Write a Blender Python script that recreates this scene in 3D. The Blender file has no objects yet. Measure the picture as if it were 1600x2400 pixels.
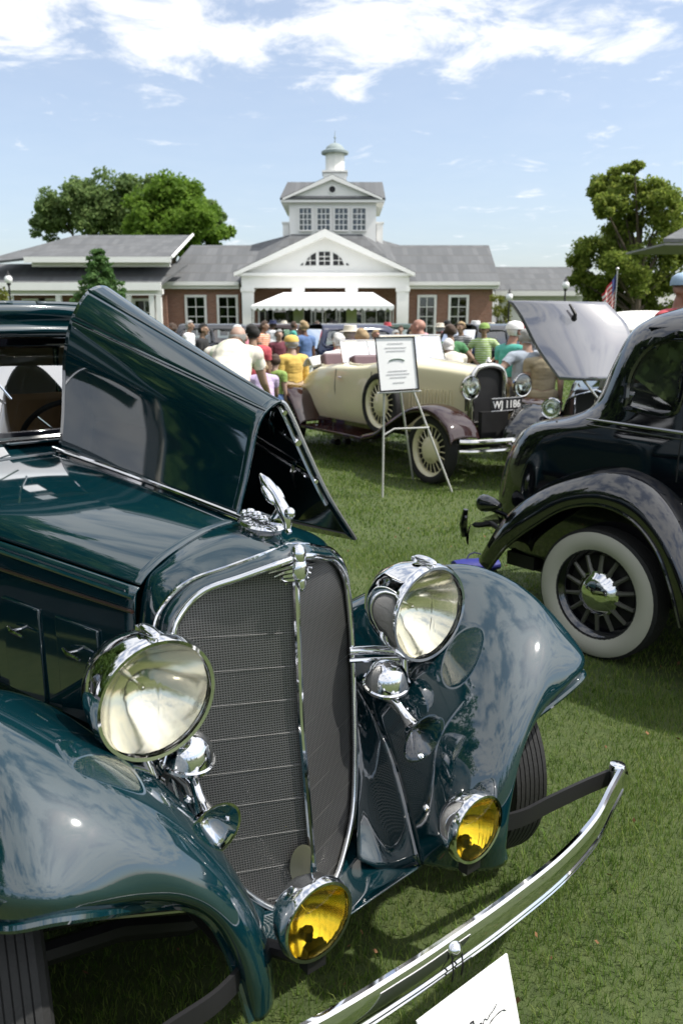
import bpy, bmesh, math, random
import numpy as np
from mathutils import Vector, Matrix, noise as mnoise

random.seed(7)
RNG = np.random.default_rng(11)
R = math.radians
scene = bpy.context.scene
COL = scene.collection

# ------------------------------------------------------------------ camera
CAM_H = 1.76
F_PX, HORIZON = 1900.0, 756.0                      # focal length and horizon row for a 1600 x 2400 frame
TILT = math.atan((1200.0 - HORIZON) / F_PX)
cam_d = bpy.data.cameras.new('camera')
cam_d.sensor_fit = 'VERTICAL'
cam_d.sensor_width = 24.0
cam_d.sensor_height = 36.0
cam_d.lens = F_PX / 2400.0 * 36.0
cam_d.clip_start, cam_d.clip_end = 0.05, 9000.0
cam_d.dof.use_dof = True
cam_d.dof.focus_distance = 2.35
cam_d.dof.aperture_fstop = 5.0
cam = bpy.data.objects.new('camera', cam_d)
COL.objects.link(cam)
cam.location = (0, 0, CAM_H)
cam.rotation_euler = (R(90) - TILT, 0, 0)
scene.camera = cam

# ------------------------------------------------------------------ sky and sun
SUN_AZ, SUN_EL = 100.0, 57.0                        # degrees right of straight ahead, degrees up
world = bpy.data.worlds.new('World')
scene.world = world
world.use_nodes = True
nt = world.node_tree
nt.nodes.clear()
def wn(t, **kw):
    n = nt.nodes.new(t)
    for k, v in kw.items(): setattr(n, k, v)
    return n
wl = nt.links.new
w_out = wn('ShaderNodeOutputWorld')
w_sky = wn('ShaderNodeTexSky', sky_type='NISHITA', sun_disc=False)
w_sky.sun_elevation = R(SUN_EL)
w_sky.sun_rotation = R(SUN_AZ)
w_sky.air_density, w_sky.dust_density, w_sky.ozone_density = 1.0, 2.0, 2.6
w_bg = wn('ShaderNodeBackground')
w_bg.inputs[1].default_value = 0.135
wl(w_sky.outputs[0], w_bg.inputs[0])
w_tc = wn('ShaderNodeTexCoord')
w_sep = wn('ShaderNodeSeparateXYZ')
wl(w_tc.outputs['Generated'], w_sep.inputs[0])
def wmath(op, a, b=None, c=None, clamp=False):
    n = wn('ShaderNodeMath', operation=op)
    n.use_clamp = clamp
    for i, s in enumerate((a, b, c)):
        if s is None: continue
        if isinstance(s, (int, float)): n.inputs[i].default_value = s
        else: wl(s, n.inputs[i])
    return n.outputs[0]
zc = wmath('ADD', wmath('MAXIMUM', w_sep.outputs[2], 0.0), 0.10)      # a flat cloud deck seen in perspective
cx = wmath('DIVIDE', w_sep.outputs[0], zc)
cy = wmath('DIVIDE', w_sep.outputs[1], zc)
w_cmb = wn('ShaderNodeCombineXYZ')
wl(cx, w_cmb.inputs[0]); wl(cy, w_cmb.inputs[1])
def wnoise(scale, detail, rough, dist, off):
    m = wn('ShaderNodeMapping'); m.inputs['Location'].default_value = off
    wl(w_cmb.outputs[0], m.inputs[0])
    n = wn('ShaderNodeTexNoise')
    n.inputs['Scale'].default_value = scale
    n.inputs['Detail'].default_value = detail
    n.inputs['Roughness'].default_value = rough
    n.inputs['Distortion'].default_value = dist
    wl(m.outputs[0], n.inputs['Vector'])
    return n.outputs[0]
n_fine = wnoise(3.6, 10, 0.64, 0.4, (3.1, 7.7, 0))
n_big = wnoise(0.55, 4, 0.5, 0.2, (1.3, 0.4, 0))
bank = wn('ShaderNodeMapRange', interpolation_type='SMOOTHSTEP')      # broken deck overhead, clearing towards the horizon
for i, v in ((1, 0.19), (2, 0.30), (3, -0.14), (4, 0.075)): bank.inputs[i].default_value = v
wl(w_sep.outputs[2], bank.inputs[0])
dens = wmath('ADD', wmath('ADD', wmath('MULTIPLY', n_fine, 0.92), wmath('MULTIPLY', n_big, 0.30)), bank.outputs[0])
ramp = wn('ShaderNodeMapRange', interpolation_type='SMOOTHSTEP')
for i, v in ((1, 0.555), (2, 0.74), (3, 0.23), (4, 0.95)): ramp.inputs[i].default_value = v
wl(dens, ramp.inputs[0])
n_tex = wnoise(5.2, 6, 0.6, 0.3, (9.0, 2.0, 0))
w_cc = wn('ShaderNodeMix', data_type='RGBA')
w_cc.inputs['A'].default_value = (0.80, 0.84, 0.90, 1)
w_cc.inputs['B'].default_value = (1.0, 0.99, 0.98, 1)
wl(n_tex, w_cc.inputs['Factor'])
w_cbg = wn('ShaderNodeBackground')
w_dot = wn('ShaderNodeVectorMath', operation='DOT_PRODUCT')
w_dot.inputs[1].default_value = (math.sin(R(SUN_AZ)) * math.cos(R(SUN_EL)), math.cos(R(SUN_AZ)) * math.cos(R(SUN_EL)), math.sin(R(SUN_EL)))
wl(w_tc.outputs['Generated'], w_dot.inputs[0])
wl(wmath('MULTIPLY_ADD', wmath('POWER', wmath('MAXIMUM', w_dot.outputs['Value'], 0.0), 4.0), 0.9, 0.90), w_cbg.inputs[1])   # thin cloud glows towards the sun
wl(w_cc.outputs['Result'], w_cbg.inputs[0])
w_mix = wn('ShaderNodeMixShader')
wl(ramp.outputs[0], w_mix.inputs[0]); wl(w_bg.outputs[0], w_mix.inputs[1]); wl(w_cbg.outputs[0], w_mix.inputs[2])
wl(w_mix.outputs[0], w_out.inputs[0])

sun_d = bpy.data.lights.new('sun', 'SUN')
sun_d.energy = 3.7
sun_d.angle = R(1.0)
sun_d.color = (1.0, 0.955, 0.88)
sun = bpy.data.objects.new('sun', sun_d)
COL.objects.link(sun)
_sd = Vector((math.sin(R(SUN_AZ)) * math.cos(R(SUN_EL)), math.cos(R(SUN_AZ)) * math.cos(R(SUN_EL)), math.sin(R(SUN_EL))))
sun.rotation_euler = _sd.to_track_quat('Z', 'Y').to_euler()
sun.location = (10, 30, 30)

vs = scene.view_settings
scene.display_settings.display_device = 'sRGB'
vs.view_transform = 'Standard'
vs.look = 'None'
vs.gamma = 1.0
vs.use_curve_mapping = False
vs.exposure = 0.5
scene.render.engine = 'CYCLES'
cy_ = scene.cycles
cy_.use_denoising = True
cy_.max_bounces = 12
cy_.transmission_bounces = 10
cy_.glossy_bounces = 6
cy_.diffuse_bounces = 3
cy_.transparent_max_bounces = 12
cy_.sample_clamp_indirect = 6.0
cy_.caustics_reflective = False
cy_.caustics_refractive = False
cy_.blur_glossy = 0.3

# ------------------------------------------------------------------ helpers
def at(px, py, Y):
    """point in the vertical plane at distance Y seen at a 1568 x 2352 picture position"""
    u = (px * 1.0204 - 800) / F_PX; v = (py * 1.0204 - 1200) / F_PX
    c, s = math.cos(TILT), math.sin(TILT)
    k = Y / (c - v * s)
    return Vector((u * k, Y, CAM_H + k * (-s - v * c)))
def ground_at(px, py, z=0.0):
    u = (px * 1.0204 - 800) / F_PX; v = (py * 1.0204 - 1200) / F_PX
    c, s = math.cos(TILT), math.sin(TILT)
    k = (z - CAM_H) / (-s - v * c)
    return Vector((u * k, k * (c - v * s), z))

def crs(P, n):
    """n samples on a Catmull-Rom curve through the points P"""
    P = np.asarray(P, float)
    k = len(P)
    E = np.vstack([2 * P[0] - P[1], P, 2 * P[-1] - P[-2]])
    t = np.linspace(0, k - 1, n)
    i = np.minimum(t.astype(int), k - 2)
    u = (t - i)[:, None]
    a, b, c, d = E[i], E[i + 1], E[i + 2], E[i + 3]
    return 0.5 * ((2 * b) + (c - a) * u + (2 * a - 5 * b + 4 * c - d) * u ** 2 + (3 * b - a - 3 * c + d) * u ** 3)
def surf(ctrl, nu, nv):
    C = np.asarray(ctrl, float)
    A = np.stack([crs(C[:, j], nu) for j in range(C.shape[1])], 1)
    return np.stack([crs(A[i], nv) for i in range(nu)], 0)

class MB:
    def __init__(s): s.v, s.f, s.m = [], [], []
    def add(s, vs_, fs, mi=0):
        o = len(s.v)
        s.v += [tuple(map(float, p)) for p in vs_]
        s.f += [tuple(i + o for i in f) for f in fs]
        s.m += [mi] * len(fs)
        return s
    def box(s, c, d, rot=None, mi=0):
        x, y, z = d[0] / 2, d[1] / 2, d[2] / 2
        P = [Vector((a * x, b * y, e * z)) for a in (-1, 1) for b in (-1, 1) for e in (-1, 1)]
        if rot is not None: P = [rot @ p for p in P]
        P = [p + Vector(c) for p in P]
        return s.add(P, [(0, 1, 3, 2), (4, 6, 7, 5), (0, 4, 5, 1), (2, 3, 7, 6), (0, 2, 6, 4), (1, 5, 7, 3)], mi)
    def bx(s, x0, x1, y0, y1, z0, z1, mi=0):
        return s.box(((x0 + x1) / 2, (y0 + y1) / 2, (z0 + z1) / 2), (x1 - x0, y1 - y0, z1 - z0), None, mi)
    def grid(s, A, flip=False, closed=False, mi=0, keep=None):
        A = np.asarray(A, float); nu, nv = A.shape[:2]
        fs = []
        for i in range(nu - 1):
            for j in range(nv if closed else nv - 1):
                k = (j + 1) % nv
                q = (i * nv + j, i * nv + k, (i + 1) * nv + k, (i + 1) * nv + j)
                if keep is not None and not keep(sum(A[i, j]) * 0 + (A[i, j] + A[i, k] + A[i + 1, k] + A[i + 1, j]) / 4): continue
                fs.append(q[::-1] if flip else q)
        return s.add(A.reshape(-1, 3), fs, mi)
    def lathe(s, prof, o=(0, 0, 0), ax=(0, 0, 1), n=24, mi=0, sweep=None):
        d = Vector(ax).normalized()
        e1 = d.orthogonal().normalized()
        if abs(d.z) < 0.9:
            e1 = d.cross(Vector((0, 0, 1))).normalized()
        e2 = d.cross(e1)
        o = Vector(o)
        G = []
        for t, r in prof:
            G.append([tuple(o + d * t + (e1 * math.cos(2 * math.pi * k / n) + e2 * math.sin(2 * math.pi * k / n)) * max(r, 1e-5)) for k in range(n)])
        return s.grid(G, closed=True, mi=mi)
    def cyl(s, a, b, r0, r1=None, n=12, mi=0):
        r1 = r0 if r1 is None else r1
        a = Vector(a); b = Vector(b); L = (b - a).length
        return s.lathe([(0, 0), (0, r0), (L, r1), (L, 0)], a, b - a, n, mi)
    def tube(s, P, r, n=8, closed=False, mi=0, caps=True):
        P = [Vector(p) for p in P]
        k = len(P)
        rs = r if hasattr(r, '__len__') else [r] * k
        T = []
        for i in range(k):
            a = P[(i - 1) % k] if (closed or i > 0) else P[i]
            b = P[(i + 1) % k] if (closed or i < k - 1) else P[i]
            T.append((b - a).normalized())
        e = T[0].orthogonal().normalized()
        G = []
        for i in range(k):
            e = (e - T[i] * e.dot(T[i]))
            e = e.normalized() if e.length > 1e-6 else T[i].orthogonal().normalized()
            f = T[i].cross(e)
            G.append([tuple(P[i] + (e * math.cos(2 * math.pi * j / n) + f * math.sin(2 * math.pi * j / n)) * rs[i]) for j in range(n)])
        if closed: G.append(G[0])
        s.grid(G, closed=True, mi=mi)
        if caps and not closed:
            o = len(s.v) - n * k
            s.f.append(tuple(o + j for j in range(n))[::-1]); s.f.append(tuple(o + (k - 1) * n + j for j in range(n))); s.m += [mi, mi]
        return s
    def ell(s, c, r, n=14, m=8, rot=None, mi=0):
        G = []
        for i in range(m + 1):
            th = math.pi * i / m
            row = []
            for j in range(n):
                ph = 2 * math.pi * j / n
                p = Vector((max(math.sin(th), 1e-4) * math.cos(ph) * r[0], max(math.sin(th), 1e-4) * math.sin(ph) * r[1], -math.cos(th) * r[2]))
                if rot is not None: p = rot @ p
                row.append(tuple(p + Vector(c)))
            G.append(row)
        return s.grid(G, closed=True, mi=mi)
    def prism(s, poly, d, mi=0):
        """polygon of 3-D points pushed along the vector d"""
        d = Vector(d); n = len(poly)
        P = [Vector(p) for p in poly] + [Vector(p) + d for p in poly]
        fs = [tuple(range(n))[::-1], tuple(range(n, 2 * n))] + [(i, (i + 1) % n, n + (i + 1) % n, n + i) for i in range(n)]
        return s.add(P, fs, mi)
    def mirror(s):
        m = MB(); m.v = [(x, -y, z) for x, y, z in s.v]; m.f = [f[::-1] for f in s.f]; m.m = list(s.m)
        return m
    def mesh(s, name, mats, angle=38, smooth=True):
        me = bpy.data.meshes.new(name)
        me.from_pydata(s.v, [], s.f)
        for m in (mats if isinstance(mats, (list, tuple)) else [mats]): me.materials.append(m)
        if any(s.m): me.polygons.foreach_set('material_index', s.m)
        bm = bmesh.new(); bm.from_mesh(me)
        bmesh.ops.remove_doubles(bm, verts=bm.verts, dist=1e-5)
        bmesh.ops.dissolve_degenerate(bm, edges=bm.edges, dist=1e-6)
        bmesh.ops.recalc_face_normals(bm, faces=bm.faces)
        bm.to_mesh(me); bm.free()
        if smooth:
            me.shade_smooth()
            me.set_sharp_from_angle(angle=R(angle))
        return me
    def build(s, name, mats, parent=None, angle=38, smooth=True, solid=None, bevel=None, inner=0):
        o = bpy.data.objects.new(name, s.mesh(name, mats, angle, smooth))
        COL.objects.link(o)
        o.parent = parent
        if inner:                                              # outside must face out
            me = o.data
            cc = sum((p.center for p in me.polygons), Vector()) / len(me.polygons)
            if sum(p.normal.dot(p.center - cc) * p.area for p in me.polygons) < 0: me.flip_normals()
        if solid:
            md = o.modifiers.new('solid', 'SOLIDIFY'); md.thickness = solid; md.offset = -1.0
            md.material_offset = inner; md.use_even_offset = False
        if bevel:
            md = o.modifiers.new('bevel', 'BEVEL'); md.width = bevel; md.segments = 2; md.limit_method = 'ANGLE'
        return o

def tag(o, label, cat, group=None, kind=None):
    if label: o['label'] = label
    if cat: o['category'] = cat
    if group: o['group'] = group
    if kind: o['kind'] = kind
    return o
def thing(name, label, cat, loc=(0, 0, 0), rz=0.0, group=None):
    o = bpy.data.objects.new(name, None)
    o.empty_display_size = 0.2
    COL.objects.link(o)
    o.location = loc
    o.rotation_euler = (0, 0, rz)
    return tag(o, label, cat, group)
def copy_tree(o, parent=None):
    c = o.copy(); COL.objects.link(c); c.parent = parent
    for ch in o.children: copy_tree(ch, c)
    return c

# ------------------------------------------------------------------ materials
MATS = {}
def mat(name, col, rough=0.5, metal=0.0, coat=0.0, spec=0.5, var=0.0, vscale=6.0, coat_ior=1.5, bump=0.0, bscale=40.0, trans=0.0, ior=1.45, rvar=0.0, sheen=0.0, sub=0.0):
    if name in MATS: return MATS[name]
    m = bpy.data.materials.new(name); m.use_nodes = True
    t = m.node_tree; b = t.nodes['Principled BSDF']
    b.inputs['Base Color'].default_value = (*col, 1)
    b.inputs['Roughness'].default_value = rough
    b.inputs['Metallic'].default_value = metal
    b.inputs['Coat Weight'].default_value = coat
    b.inputs['Coat Roughness'].default_value = 0.045
    b.inputs['Coat IOR'].default_value = coat_ior
    b.inputs['Specular IOR Level'].default_value = spec
    b.inputs['Transmission Weight'].default_value = trans
    b.inputs['IOR'].default_value = ior
    if sheen: b.inputs['Sheen Weight'].default_value = sheen
    if var or bump or rvar:
        tc = t.nodes.new('ShaderNodeTexCoord')
        nz = t.nodes.new('ShaderNodeTexNoise'); nz.inputs['Scale'].default_value = vscale; nz.inputs['Detail'].default_value = 6
        t.links.new(tc.outputs['Object'], nz.inputs['Vector'])
        if var:
            mr = t.nodes.new('ShaderNodeMapRange'); mr.inputs[3].default_value = 1 - var; mr.inputs[4].default_value = 1 + var
            t.links.new(nz.outputs[0], mr.inputs[0])
            hs = t.nodes.new('ShaderNodeHueSaturation'); hs.inputs['Color'].default_value = (*col, 1)
            t.links.new(mr.outputs[0], hs.inputs['Value']); t.links.new(hs.outputs[0], b.inputs['Base Color'])
        if rvar:
            mr = t.nodes.new('ShaderNodeMapRange'); mr.inputs[3].default_value = max(0.0, rough - rvar); mr.inputs[4].default_value = rough + rvar
            t.links.new(nz.outputs[0], mr.inputs[0]); t.links.new(mr.outputs[0], b.inputs['Roughness'])
        if bump:
            n2 = t.nodes.new('ShaderNodeTexNoise'); n2.inputs['Scale'].default_value = bscale; n2.inputs['Detail'].default_value = 4
            t.links.new(tc.outputs['Object'], n2.inputs['Vector'])
            bp = t.nodes.new('ShaderNodeBump'); bp.inputs['Strength'].default_value = bump; bp.inputs['Distance'].default_value = 0.01
            t.links.new(n2.outputs[0], bp.inputs['Height']); t.links.new(bp.outputs[0], b.inputs['Normal'])
    MATS[name] = m
    return m
TEAL = mat('teal_lacquer', (0.002, 0.021, 0.028), 0.5, coat=1.0, coat_ior=2.15, spec=0.0, vscale=3, var=0.10)
TEALD = mat('underbody_teal', (0.004, 0.02, 0.026), 0.5, rvar=0.1)
CHROME = mat('chrome', (0.82, 0.82, 0.83), 0.05, 1.0, rvar=0.035, vscale=14)
STEEL = mat('steel', (0.55, 0.54, 0.52), 0.28, 1.0, rvar=0.08)
NICKEL = mat('nickel', (0.72, 0.70, 0.66), 0.12, 1.0, rvar=0.05)
BLACKP = mat('black_lacquer', (0.004, 0.0045, 0.007), 0.5, coat=1.0, coat_ior=1.9, spec=0.0, rvar=0.05)
BLACK = mat('black_iron', (0.012, 0.012, 0.013), 0.55, rvar=0.12, var=0.2)
RUBBER = mat('tyre_rubber', (0.018, 0.018, 0.018), 0.72, var=0.25, bump=0.2, bscale=90)
WHITEWALL = mat('whitewall_rubber', (0.46, 0.45, 0.38), 0.6, var=0.06, vscale=10)
CREAMP = mat('cream_lacquer', (0.78, 0.71, 0.47), 0.35, coat=0.8, rvar=0.05)
MAROON = mat('maroon_lacquer', (0.026, 0.010, 0.009), 0.5, coat=1.0, coat_ior=1.7, spec=0.0, rvar=0.05)
REFLECT = mat('silvered_reflector', (0.86, 0.84, 0.76), 0.12, 1.0, rvar=0.03)
GLASSL = mat('lamp_glass', (0.985, 0.97, 0.91), 0.05, trans=1.0, ior=1.30)
AMBER = mat('amber_glass', (1.0, 0.84, 0.26), 0.07, trans=1.0, ior=1.30)
AMBREF = mat('brass_reflector', (0.98, 0.90, 0.55), 0.16, 1.0)
TAN = mat('tan_upholstery', (0.34, 0.20, 0.09), 0.7, var=0.12, bump=0.15)
LINING = mat('cream_headlining', (0.74, 0.70, 0.62), 0.85, var=0.05)
CANVAS = mat('white_canvas', (0.80, 0.78, 0.72), 0.8, var=0.05, bump=0.1, bscale=12)
TENTM = mat('tent_fabric', (0.86, 0.86, 0.86), 0.7, var=0.03, bump=0.08, bscale=3)
WPAINT = mat('white_paint', (0.86, 0.85, 0.82), 0.55, var=0.05, vscale=2)
PAPER = mat('white_card', (0.88, 0.88, 0.87), 0.6, var=0.02)
INK = mat('ink', (0.01, 0.01, 0.012), 0.6)
GREYINK = mat('grey_ink', (0.45, 0.45, 0.47), 0.6)

def glass_mat(name, tint=(0.9, 0.95, 0.95), refl=0.10, dark=0.0):
    """thin pane: mostly clear, mirror-like at grazing angles"""
    if name in MATS: return MATS[name]
    m = bpy.data.materials.new(name); m.use_nodes = True
    t = m.node_tree; t.nodes.clear()
    o = t.nodes.new('ShaderNodeOutputMaterial')
    tr = t.nodes.new('ShaderNodeBsdfTransparent'); tr.inputs[0].default_value = (*tint, 1)
    gl = t.nodes.new('ShaderNodeBsdfGlossy'); gl.inputs[0].default_value = (1, 1, 1, 1); gl.inputs['Roughness'].default_value = 0.02
    fr = t.nodes.new('ShaderNodeFresnel'); fr.inputs[0].default_value = 1.55
    ad = t.nodes.new('ShaderNodeMath'); ad.operation = 'ADD'; ad.inputs[1].default_value = refl; ad.use_clamp = True
    mx = t.nodes.new('ShaderNodeMixShader')
    t.links.new(fr.outputs[0], ad.inputs[0]); t.links.new(ad.outputs[0], mx.inputs[0])
    t.links.new(tr.outputs[0], mx.inputs[1]); t.links.new(gl.outputs[0], mx.inputs[2]); t.links.new(mx.outputs[0], o.inputs[0])
    MATS[name] = m
    return m
GLASS = glass_mat('window_glass')
WSGLASS = glass_mat('windshield_glass', (0.8, 0.85, 0.85), 0.34)
WGLASS = glass_mat('house_glass', (0.45, 0.5, 0.5), 0.05)

def node_mat(name, fn):
    m = bpy.data.materials.new(name); m.use_nodes = True
    fn(m.node_tree, m.node_tree.nodes['Principled BSDF'])
    MATS[name] = m
    return m
def _ramp(t, src, stops):
    r = t.nodes.new('ShaderNodeValToRGB')
    el = r.color_ramp.elements
    while len(el) < len(stops): el.new(0.5)
    for e, (p, c) in zip(el, stops): e.position = p; e.color = (*c, 1)
    t.links.new(src, r.inputs[0])
    return r.outputs[0]
def _noise(t, scale, detail=6, rough=0.6, coord='Object', vec=None):
    n = t.nodes.new('ShaderNodeTexNoise'); n.inputs['Scale'].default_value = scale; n.inputs['Detail'].default_value = detail; n.inputs['Roughness'].default_value = rough
    if vec is None:
        tc = t.nodes.new('ShaderNodeTexCoord'); vec = tc.outputs[coord]
    t.links.new(vec, n.inputs['Vector'])
    return n.outputs[0]
def lawn_nodes(t, b):
    a = _noise(t, 0.35, 8, 0.65); c = _noise(t, 14, 6, 0.7)
    mx = t.nodes.new('ShaderNodeMath'); mx.operation = 'MULTIPLY_ADD'; mx.inputs[1].default_value = 0.5
    t.links.new(a, mx.inputs[0])
    hl = t.nodes.new('ShaderNodeMath'); hl.operation = 'MULTIPLY'; hl.inputs[1].default_value = 0.5
    t.links.new(c, hl.inputs[0]); t.links.new(hl.outputs[0], mx.inputs[2])
    col = _ramp(t, mx.outputs[0], [(0.3, (0.028, 0.045, 0.011)), (0.5, (0.06, 0.088, 0.02)), (0.7, (0.10, 0.12, 0.036))])
    t.links.new(col, b.inputs['Base Color']); b.inputs['Roughness'].default_value = 0.85
    bp = t.nodes.new('ShaderNodeBump'); bp.inputs['Strength'].default_value = 0.7; bp.inputs['Distance'].default_value = 0.03
    t.links.new(_noise(t, 45, 5, 0.7), bp.inputs['Height']); t.links.new(bp.outputs[0], b.inputs['Normal'])
LAWN = node_mat('lawn_turf', lawn_nodes)
def leaf_nodes(lo, mid, hi, trans=0.35, scale=0.5):
    def fn(t, b):
        g = t.nodes.new('ShaderNodeNewGeometry')
        n = _noise(t, scale, 3, 0.6)
        ad = t.nodes.new('ShaderNodeMath'); ad.operation = 'MULTIPLY_ADD'; ad.inputs[1].default_value = 0.5
        t.links.new(g.outputs['Random Per Island'], ad.inputs[0])
        h = t.nodes.new('ShaderNodeMath'); h.operation = 'MULTIPLY'; h.inputs[1].default_value = 0.5
        t.links.new(n, h.inputs[0]); t.links.new(h.outputs[0], ad.inputs[2])
        col = _ramp(t, ad.outputs[0], [(0.15, lo), (0.5, mid), (0.85, hi)])
        t.links.new(col, b.inputs['Base Color'])
        b.inputs['Roughness'].default_value = 0.55; b.inputs['Specular IOR Level'].default_value = 0.15
        tl = t.nodes.new('ShaderNodeBsdfTranslucent'); t.links.new(col, tl.inputs[0])
        mx = t.nodes.new('ShaderNodeMixShader'); mx.inputs[0].default_value = trans
        o = t.nodes['Material Output']
        t.links.new(b.outputs[0], mx.inputs[1]); t.links.new(tl.outputs[0], mx.inputs[2]); t.links.new(mx.outputs[0], o.inputs[0])
    return fn
GRASSM = node_mat('grass_blades', leaf_nodes((0.042, 0.085, 0.016), (0.125, 0.215, 0.036), (0.29, 0.32, 0.10), 0.45, 0.8))
LEAF_OAK = node_mat('oak_leaves', leaf_nodes((0.045, 0.085, 0.024), (0.085, 0.15, 0.036), (0.14, 0.21, 0.055), 0.5))
LEAF_OAK2 = node_mat('grey_oak_leaves', leaf_nodes((0.09, 0.15, 0.06), (0.17, 0.25, 0.085), (0.26, 0.34, 0.12), 0.55))
LEAF_LIME = node_mat('bright_leaves', leaf_nodes((0.08, 0.15, 0.02), (0.15, 0.26, 0.035), (0.23, 0.34, 0.055), 0.55))
LEAF_GOLD = node_mat('olive_leaves', leaf_nodes((0.09, 0.145, 0.026), (0.19, 0.25, 0.045), (0.32, 0.36, 0.075), 0.55))
LEAF_FIR = node_mat('fir_needles', leaf_nodes((0.045, 0.10, 0.035), (0.09, 0.18, 0.055), (0.15, 0.26, 0.075), 0.45))
LEAF_YEL = node_mat('yellow_shrub_leaves', leaf_nodes((0.10, 0.12, 0.02), (0.2, 0.22, 0.04), (0.3, 0.32, 0.08), 0.4))
BARK = mat('bark', (0.09, 0.07, 0.05), 0.9, var=0.3, bump=0.5, bscale=10)
def shingle_nodes(t, b):
    tc = t.nodes.new('ShaderNodeTexCoord')
    br = t.nodes.new('ShaderNodeTexBrick'); br.inputs['Scale'].default_value = 1.0
    br.inputs['Brick Width'].default_value = 0.32; br.inputs['Row Height'].default_value = 0.14; br.inputs['Mortar Size'].default_value = 0.008
    br.inputs['Color1'].default_value = (0.095, 0.10, 0.105, 1); br.inputs['Color2'].default_value = (0.13, 0.135, 0.14, 1); br.inputs['Mortar'].default_value = (0.10, 0.10, 0.10, 1)
    mp = t.nodes.new('ShaderNodeMapping'); mp.inputs['Rotation'].default_value = (R(62), 0, 0)
    t.links.new(tc.outputs['Object'], mp.inputs[0]); t.links.new(mp.outputs[0], br.inputs['Vector'])
    n = _noise(t, 0.6, 6)
    mr = t.nodes.new('ShaderNodeMapRange'); mr.inputs[3].default_value = 0.88; mr.inputs[4].default_value = 1.12
    t.links.new(n, mr.inputs[0])
    hs = t.nodes.new('ShaderNodeHueSaturation'); t.links.new(br.outputs[0], hs.inputs['Color']); t.links.new(mr.outputs[0], hs.inputs['Value'])
    t.links.new(hs.outputs[0], b.inputs['Base Color']); b.inputs['Roughness'].default_value = 0.9
SHINGLE = node_mat('grey_shingles', shingle_nodes)
def brick_nodes(t, b):
    tc = t.nodes.new('ShaderNodeTexCoord')
    br = t.nodes.new('ShaderNodeTexBrick'); br.inputs['Scale'].default_value = 1.0
    br.inputs['Brick Width'].default_value = 0.22; br.inputs['Row Height'].default_value = 0.075; br.inputs['Mortar Size'].default_value = 0.007
    br.inputs['Color1'].default_value = (0.23, 0.10, 0.065, 1); br.inputs['Color2'].default_value = (0.31, 0.145, 0.095, 1); br.inputs['Mortar'].default_value = (0.36, 0.30, 0.25, 1)
    mp = t.nodes.new('ShaderNodeMapping'); mp.inputs['Rotation'].default_value = (R(90), 0, 0)
    t.links.new(tc.outputs['Object'], mp.inputs[0]); t.links.new(mp.outputs[0], br.inputs['Vector'])
    t.links.new(br.outputs[0], b.inputs['Base Color']); b.inputs['Roughness'].default_value = 0.9
BRICK = node_mat('red_brickwork', brick_nodes)
COPPER = mat('weathered_copper', (0.27, 0.32, 0.32), 0.7, var=0.2)
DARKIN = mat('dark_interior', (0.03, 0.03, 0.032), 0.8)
def mesh_nodes(t, b):
    """fine woven radiator mesh, too fine to tell the wires apart"""
    tc = t.nodes.new('ShaderNodeTexCoord')
    outs = []
    for d in ('Y', 'Z'):
        w = t.nodes.new('ShaderNodeTexWave'); w.wave_type = 'BANDS'; w.bands_direction = d; w.inputs['Scale'].default_value = 48.0; w.inputs['Distortion'].default_value = 0.0
        t.links.new(tc.outputs['Object'], w.inputs['Vector']); outs.append(w.outputs['Fac'])
    mx = t.nodes.new('ShaderNodeMath'); mx.operation = 'MAXIMUM'
    t.links.new(outs[0], mx.inputs[0]); t.links.new(outs[1], mx.inputs[1])
    col = _ramp(t, mx.outputs[0], [(0.60, (0.045, 0.045, 0.044)), (0.88, (0.19, 0.19, 0.187))])
    t.links.new(col, b.inputs['Base Color']); b.inputs['Metallic'].default_value = 0.75; b.inputs['Roughness'].default_value = 0.42
    bp = t.nodes.new('ShaderNodeBump'); bp.inputs['Strength'].default_value = 0.5; bp.inputs['Distance'].default_value = 0.002
    t.links.new(mx.outputs[0], bp.inputs['Height']); t.links.new(bp.outputs[0], b.inputs['Normal'])
MESHM = node_mat('radiator_mesh', mesh_nodes)

# ------------------------------------------------------------------ the lawn
lw = MB(); lw.add([(-3000, -200, 0), (3000, -200, 0), (3000, 4000, 0), (-3000, 4000, 0)], [(0, 1, 2, 3)])
tag(lw.build('lawn', LAWN, smooth=False), 'mown green lawn of the showground', 'lawn', kind='structure')

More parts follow.
